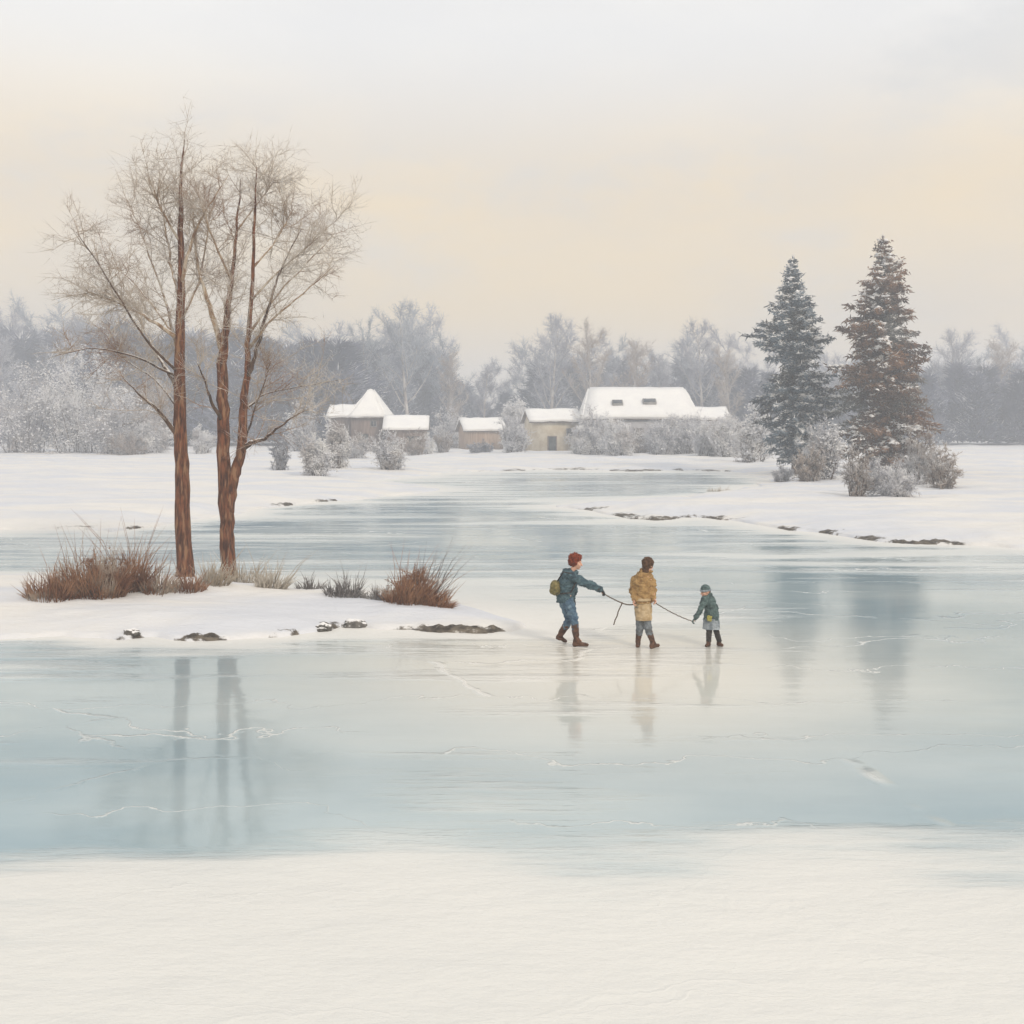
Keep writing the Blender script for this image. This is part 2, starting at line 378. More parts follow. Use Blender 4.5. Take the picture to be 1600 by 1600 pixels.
def build_ground():
    rows = np.concatenate([np.linspace(671.5, 700, 40), np.linspace(700.8, 860, 170), np.linspace(861.5, 1060, 160), np.linspace(1063, 1270, 60), np.linspace(1272, 2400, 120)])
    d = FOC*CAM_H/(rows - HORIZON)
    cols = np.concatenate([np.linspace(-2200, -240, 50), np.linspace(-230, 1830, 460), np.linspace(1850, 3800, 50)])
    X = (cols[None, :] - 800)/FOC * d[:, None]; Y = np.repeat(d[:, None], len(cols), 1)
    x, y = X.ravel(), Y.ravel()
    z = ground_h(x, y)
    em = earth_mask(x, y)
    z = z + em*(z > -0.1)*0.07*np.sin(x*11+3*np.sin(y*9))*np.sin(y*17+2*np.sin(x*7))
    nr, nc = X.shape
    i = (np.arange(nr-1)[:, None]*nc + np.arange(nc-1)[None]).ravel()
    mb = MB(); mb.add(np.stack([x, y, z], 1), None, np.stack([i, i+1, i+nc+1, i+nc], 1))
    me = mb.mesh('snow_ground', True)
    at_ = me.attributes.new('earth', 'FLOAT', 'POINT')
    at_.data.foreach_set('value', em.astype(np.float32))
    o = link_mesh('snow_ground', me, M['snow_ground']); tag(o, kind='structure')
    rows = np.concatenate([np.linspace(671.5, 700, 30), np.linspace(701, 860, 110), np.linspace(862, 1060, 110), np.linspace(1064, 1700, 60), np.linspace(1730, 3200, 20)])
    d = FOC*CAM_H/(rows - HORIZON)
    cols = np.concatenate([np.linspace(-2200, -240, 30), np.linspace(-230, 1830, 300), np.linspace(1850, 3800, 30)])
    X = (cols[None, :] - 800)/FOC * d[:, None]; Y = np.repeat(d[:, None], len(cols), 1)
    x, y = X.ravel(), Y.ravel(); nr, nc = X.shape
    i = (np.arange(nr-1)[:, None]*nc + np.arange(nc-1)[None]).ravel()
    mb = MB(); mb.add(np.stack([x, y, 0*x], 1), None, np.stack([i, i+1, i+nc+1, i+nc], 1))
    me = mb.mesh('frozen_lake', True)
    P = np.stack([x, y], 1); sh = np.minimum(np.abs(sdist(P, SPIT)), np.abs(sdist(P, MAIN)))
    shore = np.maximum(np.exp(-sh/np.maximum(0.55, 0.035*y)), sstep(12.2, 9.6, y + 0.35*np.sin(x*1.7) + 0.3*np.sin(x*0.7+1))*0.72)
    at_ = me.attributes.new('shore', 'FLOAT', 'POINT'); at_.data.foreach_set('value', shore.astype(np.float32))
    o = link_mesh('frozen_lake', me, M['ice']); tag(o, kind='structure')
build_ground()

# ------------------------------------------------------------------ trees
def unit(v): return v / (np.linalg.norm(v) + 1e-9)
def bend(rng, p, dr, length, n, up=0.0, wob=0.15):
    pts = [np.array(p, float)]; dr = unit(np.array(dr, float)); st = length/n
    for _ in range(n):
        dr = unit(dr + wob*rng.standard_normal(3) + np.array([0, 0, up]))
        pts.append(pts[-1] + dr*st)
    return np.array(pts)
def interp(P, t):
    k = np.clip(t, 0, 1)*(len(P)-1); i = min(int(k), len(P)-2); f = k-i
    return P[i]*(1-f) + P[i+1]*f, unit(P[i+1]-P[i])

def twiggery(rng, mb, paths, nsub, sub_len, sub_r, ntw, tw_len, tw_r, up=0.12, tmin=0.25, loose=False):
    """side branches with side twigs along the given paths"""
    A, B, Rr = [], [], []
    def spray(P, n, L, r, t0=0.1):
        for t in rng.uniform(t0, 1.0, n):
            p, dr = interp(P, t)
            v = unit(dr*0.8 + 0.75*rng.standard_normal(3) + np.array([0, 0, up*2.5]))
            l = L*rng.uniform(0.45, 1.2)
            q = p + v*l
            A.append(p); B.append(q); Rr.append(r)
            for _ in range(2):
                s = rng.uniform(0.25, 0.8); p2 = p + v*l*s
                v2 = unit(v + 0.7*rng.standard_normal(3) + np.array([0, 0, up]))
                A.append(p2); B.append(p2 + v2*l*0.6*rng.uniform(0.5, 1.1)); Rr.append(r*0.75)
    for P, L in paths:
        for t in rng.uniform(tmin, 1.0, max(3, int(nsub*(rng.uniform(0.35, 1.55) if loose else 1)))):
            p, dr = interp(P, t)
            v = unit(dr*0.7 + 0.7*rng.standard_normal(3)*np.array([1, 1, 0.7]) + np.array([0, 0, up*2]))
            l = sub_len*rng.uniform(0.5, 1.25)*(1.15-0.5*t)
            S = bend(rng, p, v, l, 4, up, 0.17)
            mb.tube(S, np.linspace(sub_r, sub_r*0.3, len(S)), 4)
            spray(S, ntw, tw_len, tw_r)
        spray(P, ntw, tw_len*1.1, tw_r, tmin)
    mb.spikes(A, B, Rr)

def far_tree_data(seed, H=19.0, narrow=1.0, dense=1.0):
    """a bare rimed tree seen from far: (trunk builder, crown builder)"""
    rng = np.random.default_rng(seed)
    tr, cr = MB(), MB()
    T = bend(rng, (0, 0, -0.3), (0, 0, 1), H*0.92, 9, 0.25, 0.07)
    tr.tube(T, np.linspace(H*0.017, H*0.003, len(T)), 7)
    paths = []
    nl = int(17*dense)
    for i in range(nl):
        t = 0.22 + 0.75*(i+0.5)/nl
        p, _ = interp(T, t)
        a = i*2.4 + rng.uniform(-.4, .4)
        L = H*rng.uniform(0.26, 0.40)*(1.25-0.8*t)*narrow
        v = np.array([math.cos(a), math.sin(a), rng.uniform(0.5, 1.1)])
        P = bend(rng, p, v, L, 5, 0.14, 0.12)
        tr.tube(P, np.linspace(H*0.006*(1.2-t), H*0.0015, len(P)), 5)
        paths.append((P, L))
    twiggery(rng, cr, paths, 10, H*0.105, 0.045, 13, H*0.062, 0.021, 0.12, 0.15)
    return tr, cr

def thicket_data(seed, H=10.0, W=5.0, n=2600):
    """a dense tall dark bush or young fir seen from far"""
    rng = np.random.default_rng(seed)
    tr, cr = MB(), MB()
    T = bend(rng, (0, 0, -0.3), (0, 0, 1), H*0.9, 5, 0.3, 0.05)
    tr.tube(T, np.linspace(0.16, 0.04, len(T)), 6)
    z = rng.uniform(0.02, 1, n)**0.85; r = W/2*np.minimum(1, (1.04-z)*1.5)*np.sqrt(rng.uniform(0, 1, n))
    lump = 0.8+0.3*np.sin(z*13+seed); a = rng.uniform(0, 2*math.pi, n)
    P0 = np.stack([r*lump*np.cos(a), r*lump*np.sin(a), z*H], 1)
    v = np.stack([np.cos(a), np.sin(a), 0.9+0*a], 1) + 0.5*rng.standard_normal((n, 3))
    v /= np.linalg.norm(v, axis=1)[:, None]
    cr.spikes(P0, P0 + v*rng.uniform(0.6, 1.5, n)[:, None], 0.12)
    return tr, cr

FARM = {}
def far_template(key):
    if key not in FARM:
        kind, seed = key
        if kind == 'thicket': tr, cr = thicket_data(seed)
        else: tr, cr = far_tree_data(seed, 19.0, {'wide': 1.15, 'slim': 0.75}[kind], 1.0)
        FARM[key] = (tr.mesh('far_trunk', True), cr.mesh('far_crown'))
    return FARM[key]

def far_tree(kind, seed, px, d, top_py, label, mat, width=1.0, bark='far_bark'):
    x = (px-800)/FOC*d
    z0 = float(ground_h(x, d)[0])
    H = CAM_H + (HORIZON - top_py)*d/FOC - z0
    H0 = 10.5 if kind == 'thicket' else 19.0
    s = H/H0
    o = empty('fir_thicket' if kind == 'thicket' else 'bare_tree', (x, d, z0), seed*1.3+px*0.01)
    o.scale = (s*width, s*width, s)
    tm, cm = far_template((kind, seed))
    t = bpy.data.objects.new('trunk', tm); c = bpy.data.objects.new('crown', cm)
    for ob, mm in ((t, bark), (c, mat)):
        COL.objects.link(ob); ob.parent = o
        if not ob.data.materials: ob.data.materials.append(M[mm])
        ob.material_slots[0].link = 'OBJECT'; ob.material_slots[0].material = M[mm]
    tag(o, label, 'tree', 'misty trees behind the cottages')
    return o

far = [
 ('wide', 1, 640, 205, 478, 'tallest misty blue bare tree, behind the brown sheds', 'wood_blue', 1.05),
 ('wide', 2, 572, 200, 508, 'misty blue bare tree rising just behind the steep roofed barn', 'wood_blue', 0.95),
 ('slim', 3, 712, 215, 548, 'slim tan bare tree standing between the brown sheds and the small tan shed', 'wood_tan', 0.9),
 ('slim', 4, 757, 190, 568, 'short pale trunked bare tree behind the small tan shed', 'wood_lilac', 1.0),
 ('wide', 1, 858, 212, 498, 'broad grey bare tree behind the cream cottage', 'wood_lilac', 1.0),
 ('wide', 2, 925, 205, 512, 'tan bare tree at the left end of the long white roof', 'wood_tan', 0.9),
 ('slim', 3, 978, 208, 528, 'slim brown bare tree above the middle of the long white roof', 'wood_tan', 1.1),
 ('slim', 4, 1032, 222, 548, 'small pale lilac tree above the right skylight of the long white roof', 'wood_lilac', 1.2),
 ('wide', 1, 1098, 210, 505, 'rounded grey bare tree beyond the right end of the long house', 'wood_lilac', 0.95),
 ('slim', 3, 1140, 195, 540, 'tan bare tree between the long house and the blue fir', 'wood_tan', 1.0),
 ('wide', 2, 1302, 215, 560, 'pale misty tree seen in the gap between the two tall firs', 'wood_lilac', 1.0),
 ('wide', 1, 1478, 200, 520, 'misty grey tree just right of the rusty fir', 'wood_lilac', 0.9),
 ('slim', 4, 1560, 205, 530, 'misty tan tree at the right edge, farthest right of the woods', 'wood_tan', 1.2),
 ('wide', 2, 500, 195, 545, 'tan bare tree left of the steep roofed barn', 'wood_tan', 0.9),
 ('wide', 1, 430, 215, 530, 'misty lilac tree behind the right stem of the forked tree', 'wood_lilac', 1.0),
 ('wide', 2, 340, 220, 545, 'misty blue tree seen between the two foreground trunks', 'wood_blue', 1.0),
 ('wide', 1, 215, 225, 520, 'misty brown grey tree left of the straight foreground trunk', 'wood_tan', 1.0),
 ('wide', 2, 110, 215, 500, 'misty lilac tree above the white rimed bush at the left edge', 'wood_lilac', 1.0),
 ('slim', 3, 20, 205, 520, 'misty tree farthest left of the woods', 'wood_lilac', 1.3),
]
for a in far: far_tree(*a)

# the mass of wood behind: one uncountable belt
def far_woods():
    rng = np.random.default_rng(77)
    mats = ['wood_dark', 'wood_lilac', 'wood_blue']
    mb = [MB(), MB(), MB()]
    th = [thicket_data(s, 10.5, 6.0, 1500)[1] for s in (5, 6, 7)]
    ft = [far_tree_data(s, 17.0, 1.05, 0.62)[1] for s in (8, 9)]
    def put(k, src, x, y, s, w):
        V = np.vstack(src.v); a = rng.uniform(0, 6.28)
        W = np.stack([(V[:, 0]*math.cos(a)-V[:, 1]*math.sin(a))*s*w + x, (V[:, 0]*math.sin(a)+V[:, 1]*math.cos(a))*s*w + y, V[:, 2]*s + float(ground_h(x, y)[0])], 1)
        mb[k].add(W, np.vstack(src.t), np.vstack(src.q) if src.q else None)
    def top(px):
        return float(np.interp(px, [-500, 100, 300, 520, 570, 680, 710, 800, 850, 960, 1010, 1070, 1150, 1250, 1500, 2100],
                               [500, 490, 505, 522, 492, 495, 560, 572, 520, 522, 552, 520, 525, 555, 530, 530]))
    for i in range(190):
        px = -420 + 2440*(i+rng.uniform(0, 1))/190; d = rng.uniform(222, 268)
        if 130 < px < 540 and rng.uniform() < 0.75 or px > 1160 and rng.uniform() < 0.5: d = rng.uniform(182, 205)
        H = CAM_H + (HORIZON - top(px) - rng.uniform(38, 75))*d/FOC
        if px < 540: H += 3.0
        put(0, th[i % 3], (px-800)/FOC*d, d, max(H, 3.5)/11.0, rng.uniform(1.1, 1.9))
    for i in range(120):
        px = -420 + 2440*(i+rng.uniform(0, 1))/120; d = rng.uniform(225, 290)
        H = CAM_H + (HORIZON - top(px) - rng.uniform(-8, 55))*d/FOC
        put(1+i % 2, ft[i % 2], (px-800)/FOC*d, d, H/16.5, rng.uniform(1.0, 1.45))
    V = MB(); idx = []
    for k in range(3):
        t = np.vstack(mb[k].t); q = np.vstack(mb[k].q) if mb[k].q else np.zeros((0, 4), int)
        tri = np.vstack([t, q[:, [0, 1, 2]], q[:, [0, 2, 3]]])
        V.add(np.vstack(mb[k].v), tri); idx.append(np.full(len(tri), k))
    me = V.mesh('far_woods')
    for mm in mats: me.materials.append(M[mm])
    me.polygons.foreach_set('material_index', np.concatenate(idx).astype(np.int32))
    o = link_mesh('far_woods', me, None)
    tag(o, 'misty belt of dark thicket and bare woods behind the hamlet', 'woods', kind='stuff')
far_woods()

# ------------------------------------------------------------------ foreground bare trees
def fore_tree(name, base_px, label, stems, limbs, seed, nsub, ntw):
    """stems/limbs are lists of (column, row, radius px, depth m) laid out in the plane of the tree"""
    b = at(*base_px); sc = b.y/FOC
    root = empty(name, b)
    rng = np.random.default_rng(seed)
    def conv(pts):
        P = np.array([((p[0]-base_px[0])*sc, p[3] if len(p) > 3 else 0.0, (base_px[1]-p[1])*sc) for p in pts])
        rad = np.array([p[2]*sc for p in pts])
        t = np.linspace(0, 1, len(P)); tt = np.linspace(0, 1, (len(P)-1)*4+1)
        Q = np.stack([np.interp(tt, t, P[:, k]) for k in range(3)], 1)
        Q[1:-1] = 0.25*Q[:-2] + 0.5*Q[1:-1] + 0.25*Q[2:]
        Q[2:-2] += 0.012*rng.standard_normal((len(Q)-4, 3)) if len(Q) > 4 else 0
        return Q, np.interp(tt, t, rad)
    tr = MB(); paths = []
    for s in stems:
        Q, rad = conv(s); tr.tube(Q, rad, 14, 0.035, rng)
        paths.append((Q[int(len(Q)*0.55):], 2.0))
    trunk = tr.build('trunk', M['bark'], root, True)
    for l in limbs:
        Q, rad = conv(l); lb = MB(); lb.tube(Q, rad, 7, 0.05, rng)
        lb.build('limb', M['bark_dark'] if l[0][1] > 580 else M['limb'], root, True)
        paths.append((Q[2:], 1.5))
    cr = MB()
    twiggery(rng, cr, paths, nsub, 1.35, 0.011, ntw, 0.66, 0.0058, 0.06, 0.10, True)
    cr.build('crown', M['twig'], root)
    tag(root, label, 'tree')
    return root

fore_tree('bare_tree', (290, 905), 'straight russet trunked bare tree on the snowy spit, left of the forked one',
  [[(291,922,21,0),(290,906,16,0),(289,880,12.6,0),(285,760,11.3,0),(282,690,10.3,0),(280,600,8.8,0),(281,530,7.6,0),(283,440,5.6,0),(282,333,3.9,0),(281,275,2.2,.1),(285,215,.6,.2)]],
  [[(283,688,4.5,0),(262,655,3.4,-.2),(245,633,2.4,-.4),(222,612,1.4,-.5),(205,592,.6,-.6)],
   [(278,608,4.2,0),(257,577,3.2,.2),(238,553,2.0,.4),(215,518,1.0,.7),(196,490,.5,.9)],
   [(275,527,4.0,0),(242,500,2.6,-.4),(202,478,1.6,-.8),(160,462,.6,-1.1)],
   [(282,472,3.4,0),(262,420,2.2,.4),(248,365,1.5,.7),(238,318,.8,.9),(226,270,.4,1.0)],
   [(283,448,3.6,0),(300,392,2.4,-.3),(322,350,1.8,-.6),(345,322,1.1,-.8),(372,286,.5,-1)],
   [(280,562,3.2,0),(252,485,2.0,.7),(216,405,1.4,1.2),(188,340,.8,1.5),(170,300,.4,1.7)],
   [(283,500,2.6,0),(300,440,1.8,.6),(307,380,1.3,.9),(312,300,.6,1.1)],
   [(281,585,2.6,0),(240,530,1.7,-.9),(190,430,1.1,-1.5),(160,380,.5,-1.8)],
   [(280,640,2.4,0),(225,590,1.6,1.0),(165,560,1.0,1.8),(125,535,.5,2.2)],
   [(281,540,2.2,0),(230,470,1.5,.3),(180,420,1.0,.6),(130,395,.5,.8)],
   [(280,590,2.2,0),(225,560,1.5,-.5),(170,545,1.0,-.9),(115,560,.5,-1.2)],
   [(282,380,2.2,0),(258,330,1.4,-.4),(242,280,.7,-.6)]], 11, 19, 15)

fore_tree('bare_tree', (357, 906), 'forked russet trunked bare tree on the snowy spit, splitting low into two stems',
  [[(357,922,20,0),(357,907,15,0),(357,882,11.6,0),(355,830,11,0),(352,770,11,0),(349,705,9.8,0),(349,640,9,0),(347,575,8.2,0),(349,540,7,0),(354,508,5.6,0),(358,465,4.2,0),(362,420,3,.1),(368,340,1.8,.2),(372,275,.5,.3)],
   [(357,800,8.5,.02),(362,765,8.6,0),(368,738,8.4,-.02),(378,704,7.6,-.05),(381,650,6.6,-.1),(384,610,5.6,-.1),(388,582,4.8,-.1),(389,540,4.0,-.1),(395,480,3.2,-.2),(399,400,2.5,-.2),(401,333,1.8,-.2),(405,265,.5,-.3)]],
  [[(346,545,5.2,0),(329,490,4.0,.2),(311,440,2.8,.3),(303,418,2.2,.4),(295,362,1.5,.5),(289,290,.6,.7)],
   [(387,592,3.8,-.1),(402,560,2.8,-.3),(420,500,2.2,-.5),(434,460,1.8,-.6),(452,420,1.2,-.8),(482,368,.5,-1)],
   [(381,699,5.0,-.05),(402,690,3.6,-.3),(418,686,2.6,-.4),(446,666,1.6,-.7),(470,650,1.0,-.9),(492,640,.5,-1)],
   [(384,688,2.0,-.1),(396,640,1.3,.1),(405,612,1.1,.2),(414,580,.9,.3),(418,560,.5,.4)],
   [(384,640,2.2,-.1),(408,614,1.3,.4),(445,606,.9,.7),(482,598,.8,1),(525,590,.4,1.2)],
   [(350,662,3.6,0),(338,636,2.6,-.3),(330,602,1.6,-.5),(318,568,.7,-.6)],
   [(392,520,2.6,-.1),(425,455,1.7,.6),(470,400,1.1,1.1),(515,345,.5,1.4)],
   [(390,545,2.4,-.1),(440,500,1.6,-.9),(490,470,1,-1.5),(540,430,.5,-1.9)],
   [(398,420,2.2,-.2),(430,370,1.4,.3),(450,320,.8,.6)],
   [(361,440,2.2,.1),(340,380,1.4,-.5),(325,320,.7,-.8)],
   [(396,470,2.0,-.2),(440,430,1.3,-.6),(500,385,.8,-.9),(540,350,.4,-1)],
   [(366,360,1.8,.2),(395,310,1.0,.6),(420,270,.5,.8)]], 23, 19, 15)

# ------------------------------------------------------------------ tall firs
def fir(base_px, top_py, width_px, needle, label, seed, PROF, lean=0.0):
    b = at(*base_px); sc = b.y/FOC
    H = (base_px[1]-top_py)*sc; W = width_px*sc/2*0.84
    rng = np.random.default_rng(seed)
    root = empty('fir_tree', b)
    tr = MB()
    T = np.array([(lean*(k/8)+0.06*rng.standard_normal(), 0.06*rng.standard_normal(), -0.4 + (H+0.2)*k/8) for k in range(9)])
    tr.tube(T, np.linspace(0.30, 0.04, 9), 9, 0.06, rng)
    cr, sn = MB(), MB()
    A, B, Rr, S, Sx = [], [], [], [], []
    ph = rng.uniform(0, 6.28)
    z = 0.075*H
    while z < H*0.985:
        u = z/H
        prof = W*float(np.interp(u, [0, .06, .14, .3, .5, .7, .86, .95, 1], PROF))
        nb = 9 if u < 0.8 else 6
        for k in range(nb):
            a = 2*math.pi*(k+rng.uniform(0, 1))/nb
            nn = mnoise.noise(Vector((1.3*math.cos(a)+seed, 1.3*math.sin(a), z*0.42)))
            L = prof*max(0.28, 0.86 + 1.05*nn)*rng.uniform(0.75, 1.2) + 0.05
            dz = -0.30*(1-u) + 0.45*max(0, u-0.75)*4*0.5 + rng.uniform(-.2, .16)
            c, _ = interp(T, (z+0.4)/(H+0.2))
            P = []
            for j in range(6):
                f = j/5
                P.append(c + np.array([math.cos(a)*L*f, math.sin(a)*L*f, dz*L*(f**1.3)*1.1 + 0.22*L*max(0, f-0.65)]))
            P = np.array(P)
            tr.tube(P, np.linspace(0.045*(1.2-u), 0.012, 6), 4)
            for t in rng.uniform(0.12, 1.05, int(14 + 30*L)):
                p, dr = interp(P, t)
                p = p + rng.standard_normal(3)*np.array([.13, .13, .09])
                side = np.array([-math.sin(a), math.cos(a), 0])*rng.uniform(-1, 1)
                v = unit(dr*0.6 + side*0.9 + np.array([0, 0, -0.30]) + 0.55*rng.standard_normal(3))
                A.append(p); B.append(p + v*rng.uniform(0.18, 0.55)*min(1.0, 0.35+3.2*(1-u))); Rr.append(rng.uniform(0.04, 0.08))
            sn_ = mnoise.noise(Vector((1.1*math.cos(a)+seed*2, 1.1*math.sin(a)+5, z*0.5)))
            if sn_ > (-0.28 if seed == 4 else -0.08):
                for t in rng.uniform(0.25, 1.02, int(3 + 7*L*(0.6+1.6*max(0, sn_)))):
                    p, dr = interp(P, t); S.append(p + np.array([0, 0, 0.07]) + rng.standard_normal(3)*np.array([.13, .13, .06])); Sx.append(rng.uniform(0.07, 0.26)*(1+0.8*max(0, sn_)))
        z += H*0.021*rng.uniform(0.7, 1.3)
    for k in range(40):
        h = H*rng.uniform(0.90, 1.0); p = interp(T, (h+0.4)/(H+0.2))[0]
        A.append(p); B.append(p + np.array([0.13*rng.standard_normal(), 0.13*rng.standard_normal(), rng.uniform(.15, .55)])); Rr.append(0.05)
    cr.spikes(A, B, Rr)
    Sx = np.array(Sx); sn.pads(S, Sx, Sx*0.75, Sx*0.33, rng)
    tr.build('trunk', M['bark_dark'], root, True)
    cr.build('foliage', M[needle], root)
    sn.build('snow_load', M['snow_load'], root)
    tag(root, label, 'tree')
    return root
fir((1242, 738), 400, 122, 'needle_blue', 'dark blue green fir laden with snow, the shorter of the two tall firs', 4, [.35, .5, .85, .92, 1.0, .82, .44, .13, .0])
fir((1381, 742), 368, 158, 'needle_brown', 'rusty brown and grey fir laden with snow, the taller of the two tall firs', 9, [.5, .9, 1.0, 1.0, .98, .64, .32, .12, .0])

# ------------------------------------------------------------------ rimed bushes
def bush(base_px, w_px, h_px, tone, label, seed, name='rimed_bush'):
    b = at(*base_px); sc = b.y/FOC
    H = h_px*sc; W = w_px*sc/2
    rng = np.random.default_rng(seed)
    root = empty(name, b - Vector((0, 0, 0.05)))
    st, cr = MB(), MB()
    n_st = 16 if H < 4 else 24
    A, B, Rr, C = [], [], [], []
    tw = (0.012 if sc > 0.03 else 0.004) + 0.010*sc/0.09
    k = max(0.35, min(1.5, H/5))
    for i in range(n_st):
        a = i*2.399 + rng.uniform(-.3, .3)
        sp = math.sqrt((i+0.5)/n_st)
        tip = np.array([math.cos(a)*W*sp*0.8, math.sin(a)*W*sp*0.8, H*(1-0.50*sp**2)*rng.uniform(0.45, 1.0)]) + np.array([rng.uniform(-.2, .2)*W, 0, 0])
        base = np.array([math.cos(a)*W*0.42*sp, math.sin(a)*W*0.42*sp, -0.1])
        P = np.array([base + (tip-base)*f + np.array([0, 0, 0.16*H*math.sin(math.pi*f)*0.6]) + 0.03*H*rng.standard_normal(3)*(0 if f == 0 else 1) for f in np.linspace(0, 1, 6)])
        st.tube(P, np.linspace(0.045*k, 0.015*k, 6), 5)
        for t in rng.uniform(0.02, 1.0, 24):
            p, dr = interp(P, t)
            v = unit(dr*0.6 + 0.75*rng.standard_normal(3) + np.array([0, 0, .25]))
            l = 0.30*min(H, W*1.4)*rng.uniform(0.5, 1.1)
            q = p + v*l; A.append(p); B.append(q); Rr.append(tw*1.2)
            for _ in range(9):
                s = rng.uniform(0.2, 1); p2 = p+v*l*s
                v2 = unit(v*0.8 + 0.8*rng.standard_normal(3) + np.array([0, 0, .15]))
                A.append(p2); B.append(p2+v2*l*rng.uniform(.3, .7)); Rr.append(tw)
            if mnoise.noise(Vector((p[0]*0.7/k+seed, p[1]*0.7/k, p[2]*0.7/k))) > -0.04:
                for _ in range(15 if tone == 'rime' else 7): C.append(p + v*l*rng.uniform(0.4, 1.05) + rng.standard_normal(3)*0.035*H)
    A = np.array(A); B = np.array(B)
    for arr in (A, B): arr[:, 2] = np.maximum(arr[:, 2], 0.0)
    cr.spikes(A, B, Rr)
    st.build('stems', M['bark_dark'], root, True)
    cr.build('twigs', M[tone], root)
    if tone in ('rime', 'rime_grey'):
        sn = MB(); s = np.random.default_rng(seed+5).uniform(0.3, 1.2, len(C))*0.105*k
        C = np.array(C); C[:, 2] = np.maximum(C[:, 2], 0.1)
        sn.pads(C, s, s*0.9, s*0.55, rng)
        sn.build('rime_clumps', M['rime'], root)
    tag(root, label, 'tree' if name == 'rimed_tree' else 'bush', None)
    return root
bushes = [
 ((122, 707), 170, 188, 'rime', 'big white rimed tree at the left edge, tallest of the white ones', 'rimed_tree'),
 ((186, 709), 120, 128, 'rime_grey', 'grey white rimed tree just right of the big white one', 'rimed_tree'),
 ((200, 711), 62, 40, 'rime_brown', 'low brown bush at the foot of the rimed trees on the left', 'rimed_bush'),
 ((238, 710), 66, 66, 'rime', 'white rimed bush just left of the straight foreground trunk', 'rimed_bush'),
 ((316, 708), 48, 48, 'rime', 'white rimed bush seen between the two foreground trunks', 'rimed_bush'),
 ((438, 734), 40, 62, 'rime_dark', 'dark bluish bush on the snow right of the forked tree', 'rimed_bush'),
 ((470, 704), 60, 75, 'rime_grey', 'grey rimed bush behind the dark bush right of the forked tree', 'rimed_bush'),
 ((496, 743), 62, 72, 'rime', 'white feathery bush nearest the lake, left of the barn', 'rimed_bush'),
 ((526, 733), 56, 92, 'rime', 'tall white rimed bush against the left wing of the barn', 'rimed_bush'),
 ((608, 733), 72, 66, 'rime_grey', 'rounded grey white bush in front of the brown shed', 'rimed_bush'),
 ((668, 709), 30, 36, 'rime', 'narrow white bush at the right end of the brown shed', 'rimed_bush'),
 ((692, 707), 40, 44, 'rime_brown', 'brown bush in the gap right of the brown shed', 'rimed_bush'),
 ((704, 700), 60, 66, 'rime_grey', 'grey rimed bush behind the brown one in the gap between sheds', 'rimed_bush'),
 ((752, 707), 62, 20, 'rime_dark', 'low dark hedge bush in front of the small tan shed', 'rimed_bush'),
 ((802, 708), 62, 66, 'rime_grey', 'grey rimed bush between the tan shed and the cream cottage', 'rimed_bush'),
 ((806, 699), 50, 95, 'rime', 'tall pale rimed tree behind the left gable of the cream cottage', 'rimed_tree'),
 ((932, 709), 92, 72, 'rime_grey', 'grey rimed bush right of the cream cottage, left of the long house front', 'rimed_bush'),
 ((1000, 708), 66, 40, 'rime_brown', 'low brown bush under the window of the long house', 'rimed_bush'),
 ((1066, 709), 118, 74, 'rime_grey', 'wide grey rimed bush over the right half of the long house front', 'rimed_bush'),
 ((1136, 714), 70, 74, 'rime', 'white rimed bush at the right end of the long house', 'rimed_bush'),
 ((1176, 722), 72, 100, 'rime', 'white rimed bush against the left side of the blue fir', 'rimed_bush'),
 ((1288, 748), 62, 108, 'rime_grey', 'grey white bush standing between the two tall firs', 'rimed_bush'),
 ((1338, 776), 58, 92, 'rime_brown', 'brown bush in front of the rusty fir, nearest the lake', 'rimed_bush'),
 ((1400, 777), 84, 52, 'rime_grey', 'low grey bush in front of the rusty fir trunk', 'rimed_bush'),
 ((1440, 757), 78, 108, 'rime_brown', 'tall grey brown rimed bush right of the rusty fir trunk', 'rimed_bush'),
 ((40, 708), 150, 150, 'rime_grey', 'grey white rimed tree at the far left, left of the tallest white one', 'rimed_tree'),
 ((232, 703), 120, 165, 'rime_brown', 'tall tan bare bush behind the straight foreground trunk', 'rimed_tree'),
 ((556, 716), 50, 44, 'rime_grey', 'low grey bush in front of the barn door', 'rimed_bush'),
 ((648, 712), 46, 38, 'rime_brown', 'low brown bush in front of the brown shed door', 'rimed_bush'),
 ((905, 710), 46, 50, 'rime', 'pale bush at the right corner of the cream cottage', 'rimed_bush'),
 ((968, 711), 66, 62, 'rime', 'white bush left of the window of the long house', 'rimed_bush'),
 ((1030, 710), 60, 56, 'rime_grey', 'grey bush right of the window of the long house', 'rimed_bush'),
 ((1104, 712), 64, 62, 'rime', 'white bush in front of the low annex of the long house', 'rimed_bush'),
 ((1262, 752), 60, 60, 'rime_brown', 'brown bush right of the blue fir trunk', 'rimed_bush'),
 ((1366, 768), 60, 58, 'rime_grey', 'grey white bush just right of the brown bush by the rusty fir', 'rimed_bush'),
 ((1472, 762), 66, 70, 'rime_brown', 'brown grey bush farthest right beyond the rusty fir', 'rimed_bush'),
 ((1222, 752), 46, 24, 'rime_grey', 'small grey bush low at the foot of the blue fir', 'rimed_bush'),
]
for i, (bp, w, h, tone, lab, nm) in enumerate(bushes): bush(bp, w, h, tone, lab, 300+i*7, nm)

# ------------------------------------------------------------------ houses
def prism(mb, pts_bottom, pts_top):
    n = len(pts_bottom)
    V = list(pts_bottom) + list(pts_top)
    Q = [(i, (i+1) % n, n+(i+1) % n, n+i) for i in range(n)]
    if n == 4: mb.add(V, None, Q + [(3, 2, 1, 0), (4, 5, 6, 7)])
    else: mb.add(V, [(2, 1, 0), (3, 4, 5)], Q)

